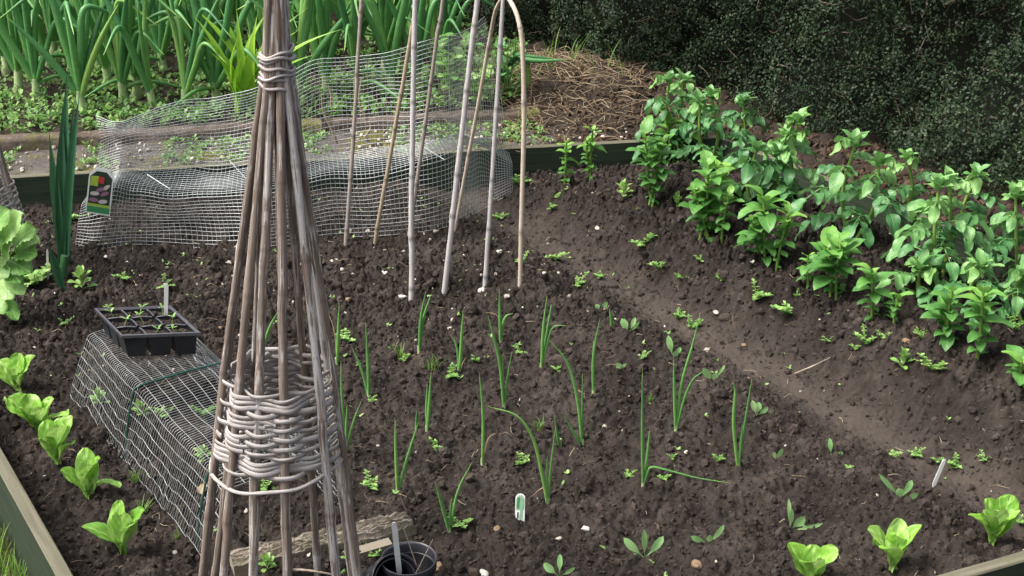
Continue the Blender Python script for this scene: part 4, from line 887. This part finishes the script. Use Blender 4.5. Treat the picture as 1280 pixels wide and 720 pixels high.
def shoot(base, tops, spread, label, seed, grp='young potato shoots', lsize=.043):
    r = np.random.default_rng(seed); random.seed(seed); t = thing('potato_shoot', base, label, 'potato shoot', grp); fol = MB()
    for s_, tp in enumerate(tops):
        a = r.random()*6.28; b = base+V(math.cos(a), math.sin(a), 0)*(.0 if s_ == 0 else .02); b[2] = base[2]-.015
        P = smooth_path([b, (b+tp)/2+V(r.normal(), r.normal(), 0)*.004, tp], 8); mb = MB(); tube(mb, P, np.linspace(.0046, .0032, len(P)), 7); mb.build('stem', M['pstem'], t)
        hh = np.linalg.norm(tp-b); nl = int(10+hh/.014); az = r.random()*6
        for q_ in range(nl):
            f = .16+.84*(q_/(nl-1))**.8; node = P[min(int(f*(len(P)-1)), len(P)-1)]; az += 2.4+r.normal()*.3; el = -.12+.62*f**3+r.normal()*.22
            d = V(math.cos(az)*math.cos(el), math.sin(az)*math.cos(el), math.sin(el)); ls = lsize*(.5+.75*f if f < .8 else 1.1-.2*(f-.8)/.2)*r.uniform(.5, 1.35)*spread
            leaf(fol, node, d, V(0, 0, 1.001), ls, ls*.62, 'potato', r.uniform(.4, 1.5), .25, .05, 7, 5, min(1, .22+.2*r.random()+.5*max(0, f-.6)/.4))
    fol.build('foliage', M['shoot'], t); return t
# tall plants: base pixel, top pixel, spread (px), stems, label
TALL = [((850,186),(856,96),40,2,'potato plant furthest back, against the hedge at the bed corner'),((884,205),(884,112),36,2,'bushy potato plant second from the far corner of the bed'),((922,207),(926,122),34,2,'potato plant with a pale crown in front of the hedge, third from the far corner'),
((948,262),(952,183),40,2,'broad potato plant in front of the tall double stemmed one'),((1002,252),(1003,146),40,2,'tall potato plant showing two bare stems'),((1066,292),(1078,172),54,2,'large potato plant with a bright upright leaf at its top'),((1124,268),(1130,192),30,1,'narrow potato plant standing close to the hedge and board'),
((1175,350),(1178,222),52,2,'large drooping potato plant in front of the board'),((1212,300),(1228,216),40,1,'potato plant with pale crown rising against the hedge'),((1276,352),(1272,235),46,2,'potato plant cut off by the picture edge'),((1150,378),(1152,335),46,1,'low potato plant with leaves hanging to the soil'),((1230,380),(1232,330),40,1,'low dark potato plant between the big drooping one and picture edge'),((1285,400),(1284,340),34,1,'low potato leaves hanging at the picture edge')]
for i, (b, tp, sp, ns, lab) in enumerate(TALL):
    base = G(*b); m_ = mpp(base); top_ = atY(tp[0], tp[1], base[1]); potato(base, top_[2]-base[2], sp*m_*1.32, ns, lab, 700+i, .064 if sp > 38 else .056, (top_[0]-base[0], 0))
SHOOTS = [((706,229),[(708,178)],.9,'bright young shoot left of a pair in front of the back board'),((738,224),[(741,162),(733,175)],.95,'young shoot right of a pair in front of the back board'),((814,250),[(806,168),(832,172),(818,190)],1.35,'tall pale shoot cluster near the end of the back board'),((882,296),[(886,206),(868,240),(898,225)],1.45,'multi stemmed shoot with wide leaves in the front row'),
((902,302),[(912,243)],1.0,'slim shoot right of the multi stemmed shoot'),((957,326),[(955,247),(940,275)],1.5,'wide leaved shoot in the middle of the front row'),((970,336),[(986,266)],1.1,'slim shoot leaning right at the middle of the front row'),((1046,372),[(1052,300),(1035,310)],1.6,'wide leaved shoot in front of the large bright tipped potato'),((1010,356),[(1010,321)],.9,'short shoot left of the wide leaved front shoot'),
((1090,398),[(1090,337)],1.1,'bright tipped shoot at the foot of the large drooping potato'),((1118,404),[(1123,371)],.85,'short shoot right of the bright tipped shoot'),((1185,434),[(1190,364),(1178,385)],1.3,'bright yellow green shoot at the front of the slope'),((1222,447),[(1229,367)],1.3,'tall shoot right of the bright yellow green one'),((1276,478),[(1277,452)],1.2,'shoot cut off by the picture edge on the slope'),
((845,205),[(835,150),(852,160)],1.5,'shoot hidden among the far potato plants'),((905,250),[(900,205)],1.4,'shoot between the far potato plants and the front row')]
for i, (b, tps, sp, lab) in enumerate(SHOOTS):
    base = G(*b); shoot(base, [atY(x, y, base[1]+.015*(k-.5)) for k, (x, y) in enumerate(tps)], sp, lab, 800+i)

# ------------------------------------------------------------------ leek, squash, lily and other single plants
base = G(80, 345); t = thing('leek', base, 'tall dark leek with upright strap leaves beside the garlic label', 'leek'); m_ = mpp(base)
for (px, py, w_, dy, bx) in ((84, 84, 15, .02, 82), (100, 112, 14, -.02, 84), (61, 162, 12, .0, 78), (78, 128, 13, .01, 78), (93, 122, 12, .03, 85)):
    b = atY(bx, 330, base[1]); tip = atY(px, py, base[1]+dy); d = tip-b; mb = MB(); leaf(mb, b, d, V((80-px)*.02, -1, .2), np.linalg.norm(d), w_*m_*1.08, 'strap', .12, .5, 0, 14, 5, rng.uniform(.2, .8)); mb.build('leaf', M['leek'], t)
mb = MB(); tube(mb, [base-V(0, 0, .03), base+V(0, 0, .02), atY(82, 318, base[1])], [.012, .0125, .014], 10, .9); mb.build('shank', M['leek'], t)
b2 = G(79, 364); mb = MB(); tip = atY(61, 304, b2[1]); leaf(mb, b2-V(0, 0, .01), tip-b2, V(.4, -1, .2), np.linalg.norm(tip-b2)*1.05, .026, 'strap', -.3, .5, 0, 12, 5, .05); tag(mb.build('leek_leaf', M['leek'], None, b2), 'short dark curved leek leaf stuck in the soil in front of the leek', 'leaf')
base = G(8, 392)+V(-.05, 0, 0); t = thing('squash_plant', base, 'pale green large leaved plant at the picture edge below the obelisk', 'plant')
for (px, py, bx, by, w_, tn) in ((26, 272, 2, 310, 30, .75), (42, 288, 18, 312, 26, .7), (44, 318, 20, 318, 24, .6), (10, 266, -6, 300, 28, .55), (36, 340, 10, 326, 22, .25), (24, 352, 6, 330, 20, .35), (8, 345, -8, 325, 20, .9), (28, 366, 10, 346, 18, .95), (14, 372, 0, 350, 20, .9), (20, 397, 2, 366, 16, .4), (4, 390, -10, 365, 18, .6), (46, 304, 26, 300, 18, .8), (2, 300, -14, 320, 22, .4), (18, 300, 6, 330, 24, .85)):
    b = atY(bx, by, base[1]-.03); tip = atY(px, py, base[1]-.09); d = tip-b; mb = MB(); leaf(mb, b, d, V(.1, -.7, .75), np.linalg.norm(d)*1.15, w_*m_*1.15, 'squash', .8, .2, .12, 30, 9, tn, 0, None, .09); mb.build('leaf', M['squash'], t)
    mb = MB(); tube(mb, smooth_path([base, (base+b)/2+V(0, 0, .02), b], 4), .004, 6); mb.build('stalk', M['pstem'], t)
base = G(306, 140); t = thing('day_lily', base, 'yellow green strap leaved lily behind the obelisk top', 'lily'); m_ = mpp(base)
for (px, py, dy) in ((238, 8, .1), (243, 22, .0), (252, 45, -.05), (262, 66, -.06), (285, 100, -.1), (300, 46, -.1), (312, 40, .05), (322, 20, .0), (275, 12, .15), (296, 14, .0), (350, 30, .05), (372, 40, -.04), (425, 39, -.05), (392, 70, -.08), (360, 62, .0), (340, 10, .05), (384, 12, .1), (306, 65, -.08)):
    b = base+V(rng.normal()*.02, rng.normal()*.02, 0); tip = atY(px, py, base[1]+dy); d = tip-b; mb = MB(); leaf(mb, b, d, V(-d[0]*2, -.4, 1), np.linalg.norm(d)*1.06, .032, 'strap', .9, .45, 0, 12, 3, rng.uniform(.45, 1)); mb.build('leaf', M['lily'], t)
def bush(base, H_, R_, label, seed, mat='weed', ls=.05, n=26):
    r = np.random.default_rng(seed); random.seed(seed); t = thing('leafy_plant', base, label, 'plant', 'leafy plants behind the mesh'); mb = MB(); st = MB()
    for s_ in range(4):
        a = r.random()*6.28; tp = base+V(math.cos(a)*R_*.6, math.sin(a)*R_*.6, H_*r.uniform(.7, 1)); P = smooth_path([base-V(0, 0, .01), (base+tp)/2, tp], 5); tube(st, P, .003, 6)
        for q_ in range(n//4):
            p = P[min(len(P)-1, int(r.uniform(.25, 1)*len(P)))]; b = r.random()*6.28; d = V(math.cos(b), math.sin(b), r.uniform(0, .7)); leaf(mb, p, d, V(0, 0, 1), ls*r.uniform(.7, 1.2), ls*.62, 'potato', .8, .25, .08, 7, 5, r.random())
    st.build('stem', M['pstem'], t); mb.build('foliage', M[mat], t)
bush(G(566, 128), .26, .10, 'leafy green plant behind the mesh between the leaning canes', 41, 'squash', .075, 40); bush(G(600, 140), .20, .08, 'low leafy plant behind the mesh inside the hoop', 42, 'weed', .06, 28)
bush(G(634, 122), .24, .06, 'dark leaved plant standing right of the mesh top', 43, 'potato', .07, 20)
base = G(660, 112); t = thing('cut_onion_top', base, 'cut onion stem with leaves lying across the straw heap', 'onion')
mb = MB(); tube_leaf(mb, [atY(640, 72, base[1]), atY(670, 76, base[1]-.02), atY(708, 75, base[1]-.03)], .011, .4); tube_leaf(mb, [atY(640, 68, base[1]+.02), atY(665, 71, base[1]+.02), atY(690, 73, base[1]+.02)], .008, .3); mb.build('leaf', M['onion'], t)
mb = MB(); tube(mb, smooth_path([base, atY(661, 95, base[1]), atY(658, 78, base[1])], 4), .010, 8); mb.build('stem', M['pstem'], t)
p = G(256, 619); mb = MB(); leaf(mb, p+V(-.012, 0, .004), V(.3, .2, .35), V(-.3, -.8, .6), .03, .02, 'potato', .9, .35, .1, 8, 5, .5); tag(mb.build('dead_leaf', M['dead'], None, p), 'pinkish brown dead leaf inside the tunnel beside the obelisk', 'leaf')
# curly dry leaves hanging in the folded mesh
for (pts, lab) in (([(452, 98), (449, 125), (456, 145), (464, 158), (456, 172)], 'pale curled dry onion leaf inside the folded mesh, right of first cane'), ([(402, 118), (404, 140), (414, 160), (421, 180)], 'pale dry onion leaf inside the folded mesh, left of first cane'), ([(411, 108), (414, 120), (414, 132)], 'short yellow dry leaf inside the mesh left of first cane')):
    mb = MB(); P = smooth_path([atY(x, y, 4.24) for x, y in pts], 6); tube(mb, P, np.linspace(.003, .0055, len(P)), 6, .4); tag(mb.build('dry_leaf', M['straw'], None, P[-1]), lab, 'leaf', 'dry leaves in the mesh')

# ------------------------------------------------------------------ tall onions of the back bed
def big_onion(seed):
    r = np.random.default_rng(seed); random.seed(seed); t = thing('onion_plant', (0, 0, 0), None, 'onion', 'tall onions in the back bed')
    mb = MB(); tube(mb, [V(0, 0, -.02), V(0, 0, .008), V(0, 0, .03), V(.002, 0, .085)], [.016, .023, .016, .0145], 10, .5); mb.build('neck', M['bulb'], t)
    n = 6+seed % 3
    for i in range(n):
        a = i*math.pi+r.normal()*.55; sp = r.uniform(.08, .6)*(.4+.8*i/n); L = r.uniform(.42, .66)*(1-.25*(i > n-3)); hz = .055+.04*(1-i/n)*r.random()
        d = V(math.cos(a)*math.sin(sp), math.sin(a)*math.sin(sp), math.cos(sp)); b = V(0, 0, hz); P = [b, b+d*L*.35, b+d*L*.68+V(math.cos(a), math.sin(a), -.3)*L*.03]
        if r.random() < .36: P += [P[-1]+V(math.cos(a), math.sin(a), -.5)*L*.3]          # kinked over
        else: P += [b+d*L+V(math.cos(a), math.sin(a), -.4)*L*.08]
        mb = MB(); tube_leaf(mb, P, r.uniform(.0095, .0158), .15+.6*r.random()); mb.build('leaf', M['onion'], t)
    if seed % 2:
        a = r.random()*6.28; mb = MB(); tube_leaf(mb, [V(0, 0, .06), V(math.cos(a)*.1, math.sin(a)*.1, .08), V(math.cos(a)*.26, math.sin(a)*.26, .03)], .008, .5); mb.build('leaf', M['onion'], t)
    return t
protos = [big_onion(20+i) for i in range(7)]; used = [False]*7
ORD = 'first second third fourth fifth sixth seventh eighth ninth tenth eleventh twelfth thirteenth fourteenth fifteenth sixteenth'.split()
rows = [[(24,116),(47,124),(104,141),(136,108),(155,130),(172,120),(192,136),(231,138),(271,130),(372,128),(408,118),(448,124),(490,118),(522,112),(548,104)]]
rr = np.random.default_rng(77)
for y, x0, dx in ((92, 6, 40), (70, -10, 41), (50, 8, 42), (32, -12, 42), (14, 0, 43)):
    rows.append([(x+rr.normal()*6, y-x*.012+rr.normal()*2.5) for x in np.arange(x0, 575-y*.1, dx)])
for ri, row in enumerate(rows):
    for ci, (px, py) in enumerate(row):
        p = G(px, py); k = (ci*3+ri*2) % 7; src = protos[k]
        if not used[k]: o = src; used[k] = True
        else:
            o = src.copy(); C.objects.link(o)
            for ch in src.children: c_ = ch.copy(); C.objects.link(c_); c_.parent = o
        o.location = p; o.rotation_euler = (rr.normal()*.05, rr.normal()*.05, rr.random()*6.28); s_ = rr.uniform(.88, 1.12); o.scale = (s_, s_, s_)
        o['label'] = f"tall onion, {ORD[ci]} from the left in the {'front row' if ri == 0 else ORD[ri]+' row'} behind the path"
# low weeds under the onions
mb = MB(); random.seed(5)
for _ in range(4200):
    p = V(rng.uniform(-3.0, .05), rng.uniform(4.4, 6.4), 0); s_ = sdist(0, p[0], p[1])
    if s_ < .45 or rng.random() > math.exp(-(s_-.45)*1.0): continue
    p[2] = float(rear(p[0], p[1]))+.004
    R = rng.uniform(.015, .042)
    for q_ in range(10):
        a = rng.random()*6.28; d = V(math.cos(a), math.sin(a), rng.uniform(.1, 1.2)); b = p+V(rng.normal()*R*.5, rng.normal()*R*.5, rng.random()*R); leaf(mb, b, d, V(0, 0, 1), R*.7, R*.42, 'oval', .4, .2, 0, 4, 3, rng.random())
stuff(mb.build('ground_cover', M['cover']), 'low chickweed carpet under the tall onions')
mb = MB(); random.seed(9)
for p in bed_pts(260, lambda x, y: .25+.75*(y > 2.9)):
    for q_ in range(rng.integers(2, 5)):
        a = rng.random()*6.28; leaf(mb, p+V(0, 0, .001), V(math.cos(a), math.sin(a), rng.uniform(.2, 1)), V(0, 0, 1), rng.uniform(.006, .016), .0055, 'oval', .4, .2, 0, 4, 3, rng.random())
stuff(mb.build('sprouts', M['weed']), 'tiny green sprouts coming up all over the soil')
mb = MB()
for _ in range(800):
    u_ = rng.uniform(-.2, 2.5); o_ = .05+.27*rng.random()**.7; p = backpt(u_, o_, .098)
    if math.sin(u_*7)+math.sin(u_*17+2) < -.3: continue
    R = rng.uniform(.01, .024)
    for q_ in range(7):
        a = rng.random()*6.28; leaf(mb, p+V(rng.normal()*R*.5, rng.normal()*R*.5, rng.random()*R*.6), V(math.cos(a), math.sin(a), rng.uniform(.1, 1.2)), V(0, 0, 1), R*.8, R*.45, 'oval', .4, .2, 0, 4, 3, rng.random())
stuff(mb.build('path_weeds', M['cover']), 'low weeds growing on the mossy path behind the mesh')
# grass outside the bed at the lower left, and by the heap
mb = MB()
for _ in range(5000):
    p = V(rng.uniform(-1.35, -.7), rng.uniform(1.7, 2.5), -.1); s_ = sdist(3, p[0], p[1])
    if not .035 < s_ < .25: continue
    a = rng.random()*6.28; d = V(math.cos(a)*.4, math.sin(a)*.4, 1); leaf(mb, p, d, V(-math.cos(a), -math.sin(a), .2), rng.uniform(.03, .11), .004, 'blade', rng.uniform(.2, 1.3), .2, 0, 6, 3, rng.random())
for _ in range(80):
    p = V(rng.uniform(-.2, .45), rng.uniform(5.0, 5.6), 0); p[2] = float(rear(p[0], p[1])); a = rng.random()*6.28; d = V(math.cos(a)*.6, math.sin(a)*.6, 1); leaf(mb, p, d, V(-math.cos(a), -math.sin(a), .2), rng.uniform(.05, .16), .005, 'blade', rng.uniform(.4, 1.6), .2, 0, 6, 3, rng.random())
stuff(mb.build('grass', M['grass']), 'rough grass outside the bed')

# ------------------------------------------------------------------ light, sky, camera
sc = bpy.context.scene
SUN_EL, SUN_AZ = math.radians(57), math.radians(-98)     # azimuth from +Y towards +X
w = bpy.data.worlds.new('World'); sc.world = w; w.use_nodes = True; nt = w.node_tree
sky = nt.nodes.new('ShaderNodeTexSky'); sky.sky_type = 'NISHITA'; sky.sun_disc = False; sky.sun_elevation = SUN_EL; sky.sun_rotation = SUN_AZ; sky.dust_density = 8; sky.air_density = 1.0; sky.ozone_density = .3
hs = nt.nodes.new('ShaderNodeHueSaturation'); hs.inputs['Saturation'].default_value = .5; nt.links.new(sky.outputs[0], hs.inputs['Color']); nt.links.new(hs.outputs[0], nt.nodes['Background'].inputs[0]); nt.nodes['Background'].inputs[1].default_value = .13
sl = bpy.data.lights.new('sun', 'SUN'); sl.energy = 1.9; sl.angle = math.radians(28); sl.color = (1, .95, .88); so = bpy.data.objects.new('sun', sl); C.objects.link(so)
import mathutils
sd = mathutils.Vector((math.cos(SUN_EL)*math.sin(SUN_AZ), math.cos(SUN_EL)*math.cos(SUN_AZ), math.sin(SUN_EL))); so.rotation_euler = sd.to_track_quat('Z', 'Y').to_euler(); so.location = sd*20
cd = bpy.data.cameras.new('camera'); cd.sensor_width = 36; cd.lens = 36*FPX/1280; cd.clip_end = 200; cd.clip_start = .05
co = bpy.data.objects.new('camera', cd); C.objects.link(co); co.location = CAM; co.rotation_euler = (math.pi/2-PITCH, 0, 0); sc.camera = co
sc.view_settings.view_transform = 'Standard'; sc.view_settings.look = 'None'; sc.view_settings.gamma = 1; sc.view_settings.use_curve_mapping = False; sc.view_settings.exposure = .95
